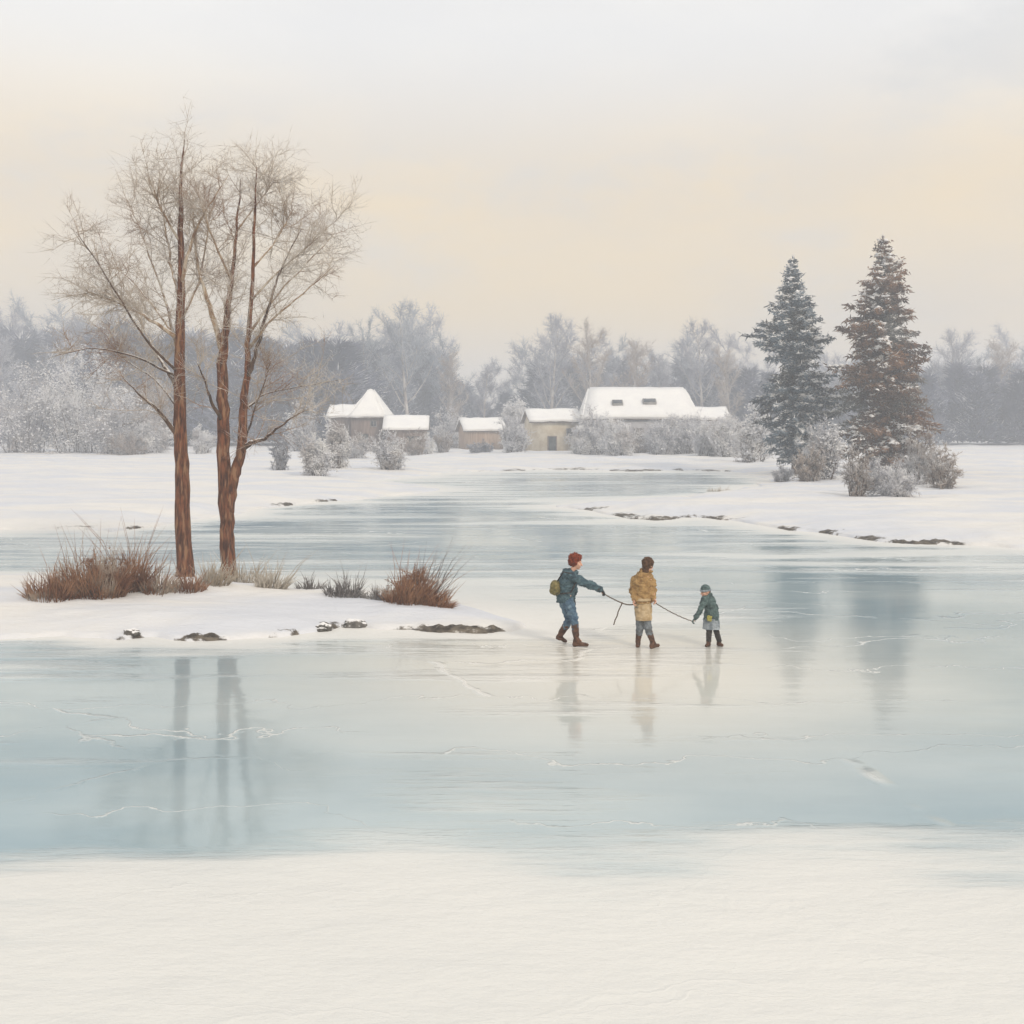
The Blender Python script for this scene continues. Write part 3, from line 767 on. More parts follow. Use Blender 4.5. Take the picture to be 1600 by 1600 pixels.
def slab(mb, quad, th):
    """a slope as a solid slab; quad listed counter-clockwise seen from above, th up along its normal"""
    q = [Vector(p) for p in quad]
    n = (q[1]-q[0]).cross(q[2]-q[0]).normalized()*th
    if len(q) == 4: prism(mb, [tuple(p) for p in q], [tuple(p+n) for p in q])
    else: prism(mb, [tuple(p) for p in q], [tuple(p+n) for p in q])

def soft_snow(me, seed, amp):
    """break the clean edges of a snow cover"""
    bm = bmesh.new(); bm.from_mesh(me)
    bmesh.ops.subdivide_edges(bm, edges=bm.edges[:], cuts=7, use_grid_fill=True)
    for v in bm.verts:
        n = mnoise.noise_vector(v.co*0.9 + Vector((seed, 0, 0)))
        v.co += Vector((n.x*0.5, n.y*0.5, n.z))*amp
    bm.to_mesh(me); bm.free()
    me.polygons.foreach_set('use_smooth', np.ones(len(me.polygons), bool))

def window(parent, x, y, z, w, h):
    f = MB(); t = 0.09
    f.box((x, y-0.03, z+h/2-t/2), (w, 0.12, t)); f.box((x, y-0.03, z-h/2+t/2), (w, 0.12, t))
    f.box((x-w/2+t/2, y-0.031, z), (t, 0.12, h-2*t)); f.box((x+w/2-t/2, y-0.031, z), (t, 0.12, h-2*t))
    f.box((x, y-0.02, z), (0.05, 0.08, h-2*t))
    fo = f.build('window', M['frame'], parent)
    p = MB(); p.box((x, y+0.0, z), (w-2*t, 0.05, h-2*t)); p.build('pane', M['glass'], fo)

def house(name, label, base_px, w_px, eave_px, ridge_px, depth, wall, rot=0.0, hip=0.0, pyr=False, seed=1, door=None, wins=(), over=0.35, gable_mat=None):
    b = at(*base_px); sc = b.y/FOC
    w = w_px*sc; he = (base_px[1]-eave_px)*sc; hr = (base_px[1]-ridge_px)*sc
    root = empty(name, b - Vector((0, 0, 0.15)), rot)
    x0, x1, y0, y1 = -w/2, w/2, 0.0, depth
    wl = MB()
    V = [(x0,y0,0),(x1,y0,0),(x1,y1,0),(x0,y1,0),(x0,y0,he),(x1,y0,he),(x1,y1,he),(x0,y1,he)]
    Q = [(0,1,5,4),(1,2,6,5),(2,3,7,6),(3,0,4,7),(3,2,1,0)]; T = []
    ym = (y0+y1)/2
    hin = hip*w
    if not pyr and hip == 0:
        V += [(x0,ym,hr-0.05),(x1,ym,hr-0.05)]; T += [(5,6,9),(7,4,8)]
    else: Q.append((4,5,6,7))
    wl.add(V, T, Q); wo = wl.build('wall', M[wall], root)
    rf, sn = MB(), MB()
    e = over
    sl = (hr-he)/(ym-y0)
    ez = he - sl*e
    rl, rr = x0-e+hin, x1+e-hin
    if pyr: rl, rr = -0.15, 0.15
    A, B_, C_, D_ = (x0-e,y0-e,ez), (x1+e,y0-e,ez), (x1+e,y1+e,ez), (x0-e,y1+e,ez)
    R0, R1 = (rl, ym, hr), (rr, ym, hr)
    for mb, th, up in ((rf, 0.12, 0.0), (sn, 0.28, 0.135)):
        sh = lambda p: (p[0], p[1], p[2]+up)
        slab(mb, [sh(A), sh(B_), sh(R1), sh(R0)], th)
        slab(mb, [sh(C_), sh(D_), sh(R0), sh(R1)], th)
        if hip or pyr:
            slab(mb, [sh(B_), sh(C_), sh(R1)], th); slab(mb, [sh(D_), sh(A), sh(R0)], th)
    ro = rf.build('roof', M['eave'], root)
    so = sn.build('roof_snow', M['roof_snow'], ro)
    soft_snow(so.data, seed*3.7, 0.13)
    if door:
        dx, dw, dh = door
        d = MB(); d.box((dx, y0-0.02, dh/2+0.1), (dw, 0.10, dh)); do = d.build('door', M['door'], root)
        hd = MB(); hd.box((dx+dw*0.36, y0-0.10, dh*0.5), (0.06, 0.06, 0.16)); hd.build('handle', M['frame'], do)
        fr = MB(); t = 0.12
        fr.box((dx-dw/2-t/2, y0-0.03, dh/2+0.1), (t, 0.14, dh)); fr.box((dx+dw/2+t/2, y0-0.03, dh/2+0.1), (t, 0.14, dh)); fr.box((dx, y0-0.03, dh+0.1+t/2), (dw+2*t, 0.14, t))
        fr.build('door_frame', M['timber'], root)
    for (wx, wz, ww, wh) in wins: window(root, wx, y0, wz, ww, wh)
    tag(root, label, 'house')
    return root, dict(w=w, he=he, hr=hr, sl=sl, sc=sc, y0=y0, ym=ym, roof=ro)

r, g = house('long_house', 'long two storey house with a big white hipped roof and two skylights', (1002, 706), 172, 652, 606, 11.0, 'plaster_grey', 0.0, 0.085, seed=1,
             wins=[(-0.3, 2.4, 1.3, 1.5), (-5.0, 2.4, 1.2, 1.4), (5.2, 2.4, 1.2, 1.4)])
for (px_, pz_, ww_) in ((967, 632, 1.15), (1018, 630, 1.5)):
    x_ = (px_-1002)*g['sc']; z_ = (706-pz_)*g['sc']
    y_ = (z_-g['he'])/g['sl'] - 0.25
    ang = math.atan(g['sl'])
    sk = MB(); sk.box((0, 0, 0.22), (ww_+0.24, 0.95, 0.5)); so = sk.build('skylight', M['frame'], r, loc=(x_, y_, z_+0.1)); so.rotation_euler.x = ang
    pn = MB(); pn.box((0, 0, 0.49), (ww_, 0.72, 0.06)); pn.build('pane', M['glass'], so)
house('low_annex', 'low white roofed annex at the right end of the long house', (1112, 705), 50, 654, 638, 6.0, 'plaster_grey', 0.0, 0.0, seed=2)
house('cottage', 'small cream cottage with a dark door and a thick white roof', (868, 705), 74, 657, 641, 6.0, 'plaster', R(9), 0.0, seed=3,
      door=(-0.45, 1.0, 1.9), wins=[(1.9, 2.6, 0.9, 1.0)], over=0.45)
house('shed', 'small tan shed with a white roof standing behind the low dark hedge', (757, 702), 60, 670, 654, 5.0, 'timber_tan', R(14), 0.0, seed=4, over=0.4)
house('shed', 'brown timber shed with a flat looking white roof, joined to the barn', (634, 706), 62, 668, 650, 6.0, 'timber', R(3), 0.0, seed=5, over=0.4, door=(0.9, 1.4, 2.1))
house('barn', 'tall brown barn with a steep pointed white roof', (573, 705), 50, 649, 610, 5.2, 'timber', R(-6), 0.0, True, seed=6, over=0.3, door=(-0.4, 1.3, 2.2), wins=[(0.9, 3.6, 0.8, 0.8)])
house('low_annex', 'low white roofed wing at the left side of the steep roofed barn', (531, 704), 36, 650, 633, 5.0, 'timber', R(-4), 0.0, seed=7, over=0.3)

# ------------------------------------------------------------------ reeds and grass
def reeds(base_px, w_px, h_px, n, tone, label, seed, lean=0.0, tall=0, name='reed_clump', dep=0.5):
    b = at(*base_px); sc = b.y/FOC
    W = w_px*sc/2; H = h_px*sc
    rng = np.random.default_rng(seed); mb = MB()
    A, B, Rr = [], [], []
    def blade(x, y, h, ang, r):
        p = np.array([x, y, -0.06]); az = rng.uniform(0, 6.28)
        v = np.array([math.sin(ang)+0.15*math.cos(az), 0.35*math.sin(az), math.cos(ang)])
        q = p + v*h*0.6
        mb.tube([p, q, q + unit(v+np.array([0.35*math.sin(ang)+0.15*rng.standard_normal(), 0.1*rng.standard_normal(), -0.12]))*h*0.45], [r, r*0.8, r*0.15], 3)
        if rng.uniform() < 0.45:
            s = rng.uniform(0.4, 0.9); A.append(p+v*h*0.6*s); B.append(p+v*h*0.6*s + unit(v+0.8*rng.standard_normal(3))*h*0.3); Rr.append(r*0.7)
    for i in range(n):
        u = rng.uniform(-1, 1); x = W*u*0.92; y = rng.uniform(-1, 1)*min(dep, W)*math.sqrt(max(0, 1-u*u))
        h = H*rng.uniform(0.35, 1.0)*(1-0.45*u*u)*(0.75+0.3*math.sin(u*9+seed))
        blade(x, y, h, lean + 0.45*u + 0.2*rng.standard_normal(), rng.uniform(0.006, 0.012))
    for i in range(tall):
        u = rng.uniform(-0.8, 0.8)
        blade(W*u, 0.2*rng.standard_normal(), H*rng.uniform(1.15, 1.6), lean+0.5*u+0.12*rng.standard_normal(), 0.008)
    mb.spikes(A, B, Rr)
    o = mb.build(name, M[tone]); o.location = b
    tag(o, label, 'grass', 'dry reed clumps on the snowy spit')
    return o
reeds((150, 931), 92, 84, 620, 'reed', 'wide brown reed clump at the left edge of the spit', 1, -0.1, 10)
reeds((206, 922), 46, 96, 330, 'reed', 'tall russet reed clump, highest of the reeds left of the straight trunk', 2, 0.0, 8)
reeds((246, 924), 46, 60, 240, 'reed', 'short russet reed clump touching the straight trunk on its left', 3, 0.1, 5)
reeds((292, 921), 58, 44, 240, 'reed', 'brown grass around the foot of the straight trunk', 4, 0.0, 2)
reeds((334, 913), 46, 56, 190, 'reed_pale', 'pale grass between the two foreground trunks', 5, 0.1, 3)
reeds((385, 912), 60, 52, 200, 'reed_pale', 'pale frosty grass right of the forked trunk foot', 6, 0.2, 4)
reeds((424, 920), 48, 56, 240, 'reed_pale', 'tan grass tuft right of the pale frosty grass', 7, 0.15, 4)
reeds((484, 924), 44, 34, 160, 'reed_grey', 'small grey tuft alone in the middle of the spit', 8, 0.0, 2)
reeds((540, 932), 62, 46, 320, 'reed_grey', 'wide grey brown tuft left of the big fan of reeds', 9, 0.0, 3)
reeds((590, 937), 34, 34, 200, 'reed_grey', 'dark tuft touching the left of the big fan of reeds', 10, 0.0, 2)
reeds((642, 943), 78, 66, 560, 'reed', 'big fan of russet reeds with long blades pointing up right', 11, 0.25, 14, dep=0.7)
reeds((684, 948), 40, 34, 260, 'reed', 'low russet tuft at the tip of the spit', 12, 0.3, 4)
reeds((1122, 768), 40, 14, 130, 'reed_pale', 'faint pale grass on the snow left of the blue fir', 14, 0.3, 2)

def stone(px, py, sx, sy, sz, label, seed):
    b = at(px, py)
    bm = bmesh.new(); bmesh.ops.create_icosphere(bm, subdivisions=4, radius=1)
    for v in bm.verts:
        n = mnoise.fractal(v.co*1.3+Vector((seed, 0, 0)), 0.8, 2.1, 4)
        v.co = Vector((v.co.x*sx, v.co.y*sy, v.co.z*sz))*(1+0.3*n)
    me = bpy.data.meshes.new('stone'); bm.to_mesh(me); bm.free()
    me.polygons.foreach_set('use_smooth', np.ones(len(me.polygons), bool))
    o = link_mesh('stone', me, M['stone']); o.location = b + Vector((0, 0, sz*0.1))
    tag(o, label, 'stone')
reeds((84, 934), 84, 62, 420, 'reed', 'brown reed clump running out of the left edge of the picture', 21, -0.05, 8)
reeds((118, 926), 60, 72, 260, 'reed_pale', 'pale dry reeds behind the brown clumps at the left edge', 22, -0.1, 6)
reeds((664, 938), 60, 88, 150, 'reed_grey', 'sparse tall stalks behind the big fan of reeds, leaning right', 23, 0.35, 8)
bush((640, 940), 84, 62, 'reed', 'twiggy russet shrub standing in the big fan of reeds', 811)
bush((168, 929), 96, 74, 'reed', 'twiggy russet shrub among the reeds left of the straight trunk', 823)
stone(505, 980, .16, .14, .10, 'small round dark stone at the edge of the spit, left of the ragged one', 1)
stone(553, 978, .26, .18, .15, 'ragged dark stone at the edge of the spit', 2)
stone(206, 994, .16, .12, .08, 'small dark stone at the left edge of the spit near the ice', 3)
stone(346, 902, .22, .18, .12, 'dark mossy stone at the foot of the forked tree', 4)

tb = at(704, 893)
tm_ = MB(); tm_.tube([(0, 0, -.02), (.01, 0, .04), (.005, .01, .085)], [.014, .012, .006], 5); tm_.tube([(.008, 0, .03), (.03, 0, .05)], [.008, .004], 5)
to_ = tm_.build('twig', M['bark_dark']); to_.location = tb
tag(to_, 'tiny dark twig stub standing alone on the ice right of the big fan of reeds', 'twig')

# ------------------------------------------------------------------ people
def ico():
    bm = bmesh.new(); bmesh.ops.create_icosphere(bm, subdivisions=2, radius=1)
    V = np.array([v.co for v in bm.verts]); F = np.array([[v.index for v in f.verts] for f in bm.faces]); bm.free()
    return V, F
ICO_V, ICO_F = ico()

class Blob:
    """a pile of ellipsoids fused into one continuous skin"""
    def __init__(self): self.e = []
    def ball(self, c, r):
        r = (r, r, r) if isinstance(r, (int, float)) else r
        self.e.append((np.array(c, float), np.array(r, float)))
    def limb(self, pts, rad, step=0.35):
        for (p, q, a, b) in zip(pts[:-1], pts[1:], rad[:-1], rad[1:]):
            p, q = np.array(p, float), np.array(q, float)
            a = np.array(a if isinstance(a, (tuple, list)) else (a,)*3, float); b = np.array(b if isinstance(b, (tuple, list)) else (b,)*3, float)
            n = max(2, int(np.linalg.norm(q-p)/(min(a.min(), b.min())*step))+1)
            for t in np.linspace(0, 1, n): self.e.append((p*(1-t)+q*t, a*(1-t)+b*t))
    def skin(self, name, mat, parent, voxel=0.008, smooth=4, fold=0.0, fscale=9.0, cut=None, seed=0):
        mb = MB()
        for c, r in self.e: mb.add(ICO_V*r + c, ICO_F)
        me = mb.mesh(name + '_tmp')
        o = bpy.data.objects.new('tmp', me); COL.objects.link(o)
        m = o.modifiers.new('r', 'REMESH'); m.mode = 'VOXEL'; m.voxel_size = voxel; m.use_smooth_shade = True
        s = o.modifiers.new('s', 'SMOOTH'); s.factor = 0.5; s.iterations = smooth
        dg = bpy.context.evaluated_depsgraph_get(); dg.update()
        new = bpy.data.meshes.new_from_object(o.evaluated_get(dg)); new.name = name
        bpy.data.objects.remove(o); bpy.data.meshes.remove(me)
        bm = bmesh.new(); bm.from_mesh(new)
        if fold:
            bm.normal_update()
            for v in bm.verts:
                n = mnoise.fractal(Vector((v.co.x, v.co.y, v.co.z*1.5))*fscale + Vector((seed*3.3, seed, 0)), 0.7, 2.0, 3)
                v.co += v.normal*n*fold
        for pl in (cut or []):
            bmesh.ops.bisect_plane(bm, geom=bm.verts[:]+bm.edges[:]+bm.faces[:], plane_co=pl[0], plane_no=pl[1], clear_outer=True)
            ed = [e for e in bm.edges if e.is_boundary]
            bmesh.ops.holes_fill(bm, edges=ed)
        bm.to_mesh(new); bm.free()
        new.polygons.foreach_set('use_smooth', np.ones(len(new.polygons), bool))
        return link_mesh(name, new, mat, parent)

def mapper(bx, by):
    """zoomed-photo coordinates -> metres about the figure's base"""
    x0, d0 = ray(830+bx/5.0, 840+by/5.0)
    def P(zx, zy, y=0.0):
        px, py = 830+zx/5.0, 840+zy/5.0; d = d0+y
        return np.array([(px-800)/FOC*d - x0, y, CAM_H - (py-HORIZON)*d/FOC])
    return P, (x0, d0, 0.0)

def hand(bl, wrist, tip_dir, palm_n, s=1.0, curl=0.9, thumb_side=1):
    """palm, four unequal curled fingers and a thumb from the side of the palm"""
    w = np.array(wrist, float); f = unit(np.array(tip_dir, float)); n = np.array(palm_n, float); n = unit(n - f*(n@f)); sd = np.cross(f, n)
    pc = w + f*0.05*s
    for k in np.linspace(-1, 1, 5):
        bl.limb([w + sd*k*0.022*s + f*0.01, w + sd*k*0.034*s + f*0.085*s], [0.016*s, 0.013*s])
    for k, L in zip((-1, -.33, .33, 1), (0.062, 0.074, 0.080, 0.070)):
        p = w + sd*k*0.034*s + f*0.085*s; dr = f.copy(); pts = [p]
        for j, seg in enumerate((0.45, 0.30, 0.25)):
            c = curl*(j+0.6)*0.8
            dr = unit(f*math.cos(c) + n*math.sin(c)); pts.append(pts[-1] + dr*L*seg*s)
        bl.limb(pts, [0.0105*s, 0.0098*s, 0.009*s, 0.008*s])
    b0 = w + f*0.025*s + sd*thumb_side*0.03*s
    b1 = b0 + unit(f*0.6 + sd*thumb_side*0.7 + n*0.5)*0.04*s
    bl.limb([b0, b1, b1 + unit(f*0.7 + n*0.7)*0.032*s], [0.013*s, 0.011*s, 0.009*s])
    return w + f*0.09*s + n*0.022*s

def head(bl, c, fwd, s=1.0):
    """skull, jaw, nose, brow, ears; c = centre at eye height; returns eye and mouth spots"""
    c = np.array(c, float); f = unit(np.array(fwd, float)); up = unit(np.array([0, 0, 1.]) - f*f[2]*1.0); sd = np.cross(f, up)
    bl.ball(c + up*0.025*s - f*0.015*s, (0.088*s, 0.088*s, 0.095*s))
    bl.ball(c - up*0.045*s + f*0.022*s, 0.066*s)
    bl.ball(c - up*0.088*s + f*0.048*s, 0.034*s)
    for k in (-1, 1):
        bl.ball(c + sd*k*0.038*s + f*0.055*s - up*0.03*s, 0.030*s)
        bl.ball(c + sd*k*0.083*s - f*0.012*s - up*0.012*s, (0.016*s, 0.016*s, 0.030*s))
        bl.ball(c + sd*k*0.03*s + f*0.070*s + up*0.022*s, 0.016*s)
    bl.limb([c + f*0.080*s + up*0.005*s, c + f*0.106*s - up*0.035*s], [0.011*s, 0.015*s])
    bl.limb([c + f*0.078*s - up*0.072*s + sd*0.018*s, c + f*0.084*s - up*0.072*s, c + f*0.078*s - up*0.072*s - sd*0.018*s], [0.008*s]*3)
    return [c + sd*k*0.033*s + f*0.082*s for k in (-1, 1)], c + f*0.088*s - up*0.072*s, f, up, sd

def paint_face(o, eyes, mouth, s):
    me = o.data
    me.materials.append(M['eye']); me.materials.append(M['lip'])
    for p in me.polygons:
        c = np.array(p.center)
        if any(np.linalg.norm((c-e)*np.array([1, 1, 1.3])) < 0.013*s for e in eyes): p.material_index = 1
        elif np.linalg.norm((c-mouth)*np.array([1, 1, 1.8])) < 0.022*s: p.material_index = 2

def boot(bl, knee, ankle, heel_z, toe, r=0.055, s=1.0):
    a = np.array(ankle, float); k = np.array(knee, float); t = np.array(toe, float)
    top = a + (k-a)*0.62
    bl.limb([top, a + (k-a)*0.25, a], [r*1.08*s, r*0.98*s, 0.050*s])
    d = t - a; d[2] = 0; d = unit(d)
    heel = a - d*0.035*s; heel[2] = heel_z + 0.036*s
    mid = (heel+t)/2; mid[2] = (heel[2]+t[2])/2 + 0.012*s
    bl.limb([a, heel], [0.050*s, 0.040*s]); bl.limb([heel, mid, t], [0.040*s, 0.043*s, 0.034*s]); bl.limb([a, mid], [0.050*s, 0.043*s])
    return top

def feet(bl, pairs, r):
    for a, t in pairs:
        a = np.array(a); t = np.array(t)
        bl.limb([a, a*0.6+t*0.4], [r, r*0.8])

def person(kind):
    if kind == 'man':
        P, loc = mapper(310, 845); root = empty('person', loc)
        hip, chest, neck, hd = P(268, 485), P(285, 330), P(318, 262), P(352, 192)
        near = [P(318, 302, -.17), P(440, 360, -.20), P(535, 404, -.14)]
        fr = [P(310, 302, .17), P(330, 400, .22), P(322, 470, .14)]
        legA = [P(290, 500, -.09), P(334, 625, -.10), P(352, 785, -.08)]
        legB = [P(262, 500, .09), P(300, 640, .14), P(222, 768, .24)]
        toeA = P(436, 834, -.10); toeA[2] = 0.036; toeB = P(268, 800, .27); toeB[2] = 0.036
        bl = Blob()
        bl.limb([hip, chest, P(305, 290)], [(0.13, 0.15, 0.12), (0.13, 0.17, 0.13), (0.09, 0.15, 0.07)])
        bl.limb([P(308, 285), neck, hd - np.array([0, 0, .05])], [0.065, 0.056, 0.056])
        for arm in (near, fr): bl.limb(arm, [0.055, 0.043, 0.030])
        for leg in (legA, legB): bl.limb(leg, [0.088, 0.058, 0.034])
        feet(bl, ((legA[2], toeA), (legB[2], toeB)), .026)
        tipF = unit(P(585, 437, -.10) - near[2])
        hand(bl, near[2], tipF, (0, 0.3, -1), 0.78, 1.2)
        hand(bl, fr[2], (0.1, 0, -1), (0, -1, 0), 0.75, 0.8)
        ey, mo, f, up, sd = head(bl, hd, (0.95, -0.22, -0.16), 1.05)
        body = bl.skin('body', M['skin'], root, 0.007, 3); paint_face(body, ey, mo, 1.05)
        j = Blob()
        j.limb([P(262, 492), P(268, 420), P(282, 330), P(296, 282), P(310, 262)], [(0.165, 0.19, 0.06), (0.16, 0.19, 0.10), (0.165, 0.20, 0.10), (0.145, 0.19, 0.08), (0.085, 0.10, 0.05)])
        j.limb(near, [0.086, 0.078, 0.056]); j.limb(fr, [0.086, 0.076, 0.056])
        j.limb([P(262, 270), P(318, 268), P(345, 272, -.04)], [0.055, 0.060, 0.045])
        zc = P(0, 503)[2]
        j.skin('jacket', M['jacket_blue'], root, 0.010, 2, 0.034, 9.0, [((0, 0, zc), (0, 0, -1))], 1)
        tz = Blob(); tz.limb([P(262, 480), P(275, 505)], [(0.135, 0.155, 0.08), (0.13, 0.16, 0.09)])
        tz.limb([legA[0], legA[1], legA[1]*0.55+legA[2]*0.45], [0.108, 0.078, 0.066]); tz.limb([legB[0], legB[1], legB[1]*0.55+legB[2]*0.45], [0.108, 0.078, 0.066])
        tz.skin('jeans', M['jeans'], root, 0.010, 2, 0.020, 12.0, None, 2)
        for leg, toe, hz in ((legA, toeA, 0.0), (legB, toeB, 0.07)):
            bt = Blob(); boot(bt, leg[1], leg[2], hz, toe, 0.066, 1.0); bt.skin('boot', M['boot'], root, 0.008, 2, 0.006, 16)
        for arm, td, pn in ((near, tipF, (0, 0.3, -1)), (fr, (0.1, 0, -1), (0, -1, 0))):
            gl = Blob(); grip = hand(gl, arm[2], td, pn, 1.16, 1.15)
            if arm is near: man_grip = grip + np.array(loc)
            gl.limb([arm[2]*0.9+arm[1]*0.1, arm[2]+np.array(unit(np.array(td, float)))*0.02], [0.045, 0.034])
            gl.skin('glove', M['glove'], root, 0.005, 2)
        h = Blob(); rng = np.random.default_rng(5)
        for _ in range(150):
            v = unit(rng.standard_normal(3))
            if v @ f > 0.52 and v @ up < 0.45: continue
            if v @ up < -0.62 and v @ f > 0.0: continue
            h.ball(hd + up*0.035 - f*0.026 + v*0.108, rng.uniform(0.022, 0.036))
        h.ball(hd + up*0.045 - f*0.035, 0.110)
        h.skin('hair', M['hair_auburn'], root, 0.008, 1, 0.024, 26)
        tag(root, 'auburn haired person in a blue jacket and jeans leaning forward to hold the rope', 'person')
        # the round pack on the back is a thing of its own
        pk = empty('backpack', np.array(loc) + P(188, 392, -.07))
        b = Blob(); b.limb([(0, 0, -.055), (0, 0, .055)], [(0.10, 0.12, 0.085), (0.095, 0.115, 0.085)]); b.ball((-.05, -.02, -.05), (0.06, 0.08, 0.06))
        b.skin('pack_body', M['pack'], pk, 0.008, 2, 0.010, 12)
        st = MB()
        o_ = P(188, 392, -.07)
        for yy in (-.20, .12):
            st.tube([P(205, 340, yy*.5)-o_, P(250, 268, yy*1.02)-o_, P(322, 282, yy*1.08)-o_, P(348, 352, yy)-o_, P(310, 430, yy*1.12)-o_, P(225, 440, yy*.9)-o_], 0.013, 6)
        st.build('strap', M['legging'], pk, True)
        tag(pk, 'small round olive backpack worn by the auburn haired person', 'backpack')
        return man_grip
    if kind == 'woman':
        P, loc = mapper(895, 862); root = empty('person', loc)
        hip, chest, neck, hd = P(872, 520), P(868, 350), P(895, 268), P(914, 215)
        la = [P(818, 325, .02), P(797, 405, -.02), P(808, 482, -.10)]
        ra = [P(930, 318, .02), P(952, 405, .02), P(952, 470, -.10)]
        legA = [P(846, 540, .0), P(852, 690, .03), P(834, 805, .07)]
        legB = [P(905, 540, .0), P(906, 690, -.03), P(948, 812, -.05)]
        toeA = P(838, 850, .20); toeA[2] = .036; toeB = P(992, 868, .06); toeB[2] = .036
        bl = Blob()
        bl.limb([hip, chest, P(878, 305)], [(0.12, 0.11, 0.12), (0.13, 0.11, 0.12), (0.10, 0.08, 0.06)])
        bl.limb([P(885, 290), neck, hd-np.array([0, 0, .05])], [0.06, 0.052, 0.052])
        for arm in (la, ra): bl.limb(arm, [0.05, 0.04, 0.028])
        for leg in (legA, legB): bl.limb(leg, [0.085, 0.055, 0.032])
        feet(bl, ((legA[2], toeA), (legB[2], toeB)), .024)
        g1 = hand(bl, la[2], (-.25, -.3, -.9), (1, -.4, 0), 0.95, 1.2) + np.array(loc)
        g2 = hand(bl, ra[2], (.45, -.3, -.8), (-1, -.4, 0), 0.95, 1.2) + np.array(loc)
        ey, mo, f, up, sd = head(bl, hd, (0.72, 0.62, -.22), 1.0)
        body = bl.skin('body', M['skin'], root, .007, 3); paint_face(body, ey, mo, 1.0)
        c = Blob()
        c.limb([P(870, 505), P(868, 440), P(866, 350), P(874, 300), P(890, 268)], [(0.185, .16, .05), (0.19, .165, .1), (0.185, .16, .1), (0.135, .12, .07), (0.085, .085, .045)])
        c.limb(la, [.082, .075, .056]); c.limb(ra, [.082, .070, .052])
        c.limb([P(862, 268, -.03), P(895, 258), P(925, 268)], [.05, .062, .045])
        c.skin('jacket', M['coat_tan'], root, 0.010, 2, .036, 9, [((0, 0, P(0, 507)[2]), (0, 0, -1))], 4)
        bt_ = Blob(); bt_.limb([P(868, 470), P(868, 486)], [(0.196, .172, .02), (0.196, .172, .02)])
        bt_.skin('belt', M['coat_skirt'], root, .010, 2)
        k = Blob(); k.limb([P(872, 500), P(874, 560), P(880, 652)], [(0.155, .135, .04), (0.16, .14, .05), (0.150, .14, .03)])
        k.skin('coat_skirt', M['coat_skirt'], root, .010, 3, .020, 9, [((0, 0, P(0, 642)[2]), (0, 0, -1))], 5)
        t = Blob()
        t.limb([legA[0], legA[1], legA[1]*.5+legA[2]*.5], [.09, .076, .064]); t.limb([legB[0], legB[1], legB[1]*.5+legB[2]*.5], [.09, .076, .064])
        t.ball(P(876, 540), (.10, .10, .08))
        t.skin('trousers', M['trouser'], root, .010, 3, .012, 12, None, 6)
        for leg, toe in ((legA, toeA), (legB, toeB)):
            b = Blob(); boot(b, leg[1], leg[2], 0.0, toe, .060, .95); b.skin('boot', M['boot'], root, .008, 2, .007, 16)
        h = Blob(); rng = np.random.default_rng(8)
        h.ball(hd + up*.035 - f*.02, (.112, .112, .115)); h.limb([hd - f*.05, hd - f*.055 - up*.10], [.082, .062])
        for _ in range(40):
            v = unit(rng.standard_normal(3))
            if v @ f > .3: continue
            h.ball(hd + up*.03 - f*.02 + v*.09, .026)
        h.skin('hair', M['hair_brown'], root, .008, 2, .016, 22)
        tag(root, 'brown haired person in a belted tan coat seen from behind, walking between the other two', 'person')
        return g1, g2
    P, loc = mapper(1425, 850); root = empty('person', loc); s = .80
    hip, chest, neck, hd = P(1408, 600), P(1398, 500), P(1378, 452), P(1360, 422)
    na = [P(1355, 482, -.10), P(1325, 560, -.15), P(1284, 622, -.13)]
    fa = [P(1410, 482, .11), P(1440, 560, .12), P(1450, 620, .06)]
    legA = [P(1392, 640, -.02), P(1390, 730, -.02), P(1386, 808, .0)]
    legB = [P(1430, 640, .03), P(1446, 730, .03), P(1468, 806, .02)]
    toeA = P(1368, 845, -.10); toeA[2] = .03; toeB = P(1492, 845, -.05); toeB[2] = .03
    bl = Blob()
    bl.limb([hip, P(1394, 510), P(1382, 478)], [(.09, .09, .08), (.085, .095, .08), (.06, .07, .03)])
    bl.limb([P(1384, 465), neck, hd - np.array([0, 0, .04])], [.045, .042, .044])
    for arm in (na, fa): bl.limb(arm, [.038, .032, .024])
    for leg in (legA, legB): bl.limb(leg, [.062, .042, .024])
    feet(bl, ((legA[2], toeA), (legB[2], toeB)), .018)
    td = unit(P(1262, 650, -.13)-na[2])
    hand(bl, na[2], td, (.3, -.2, -1), .6, 1.2, -1); hand(bl, fa[2], (0.1, 0, -1), (-.3, -1, 0), .6, .8)
    ey, mo, f, up, sd = head(bl, hd, (-.93, -.30, -.12), .86)
    body = bl.skin('body', M['skin'], root, .006, 3); paint_face(body, ey, mo, .86)
    c = Blob()
    c.limb([P(1410, 650), P(1406, 580), P(1396, 510), P(1386, 474), P(1378, 456)], [(.145, .135, .05), (.125, .125, .08), (.118, .13, .07), (.10, .115, .05), (.068, .07, .035)])
    c.limb(na, [.062, .054, .044]); c.limb(fa, [.066, .058, .046])
    c.limb([P(1362, 458, -.03), P(1395, 452)], [.042, .05])
    c.skin('coat', M['coat_teal'], root, .009, 2, .020, 11, [((0, 0, P(0, 648)[2]), (0, 0, -1))], 7)
    k = Blob(); k.limb([P(1408, 630), P(1408, 722)], [(.140, .130, .04), (.165, .150, .03)])
    k.skin('skirt', M['skirt_grey'], root, .009, 3, .014, 12, [((0, 0, P(0, 712)[2]), (0, 0, -1))], 8)
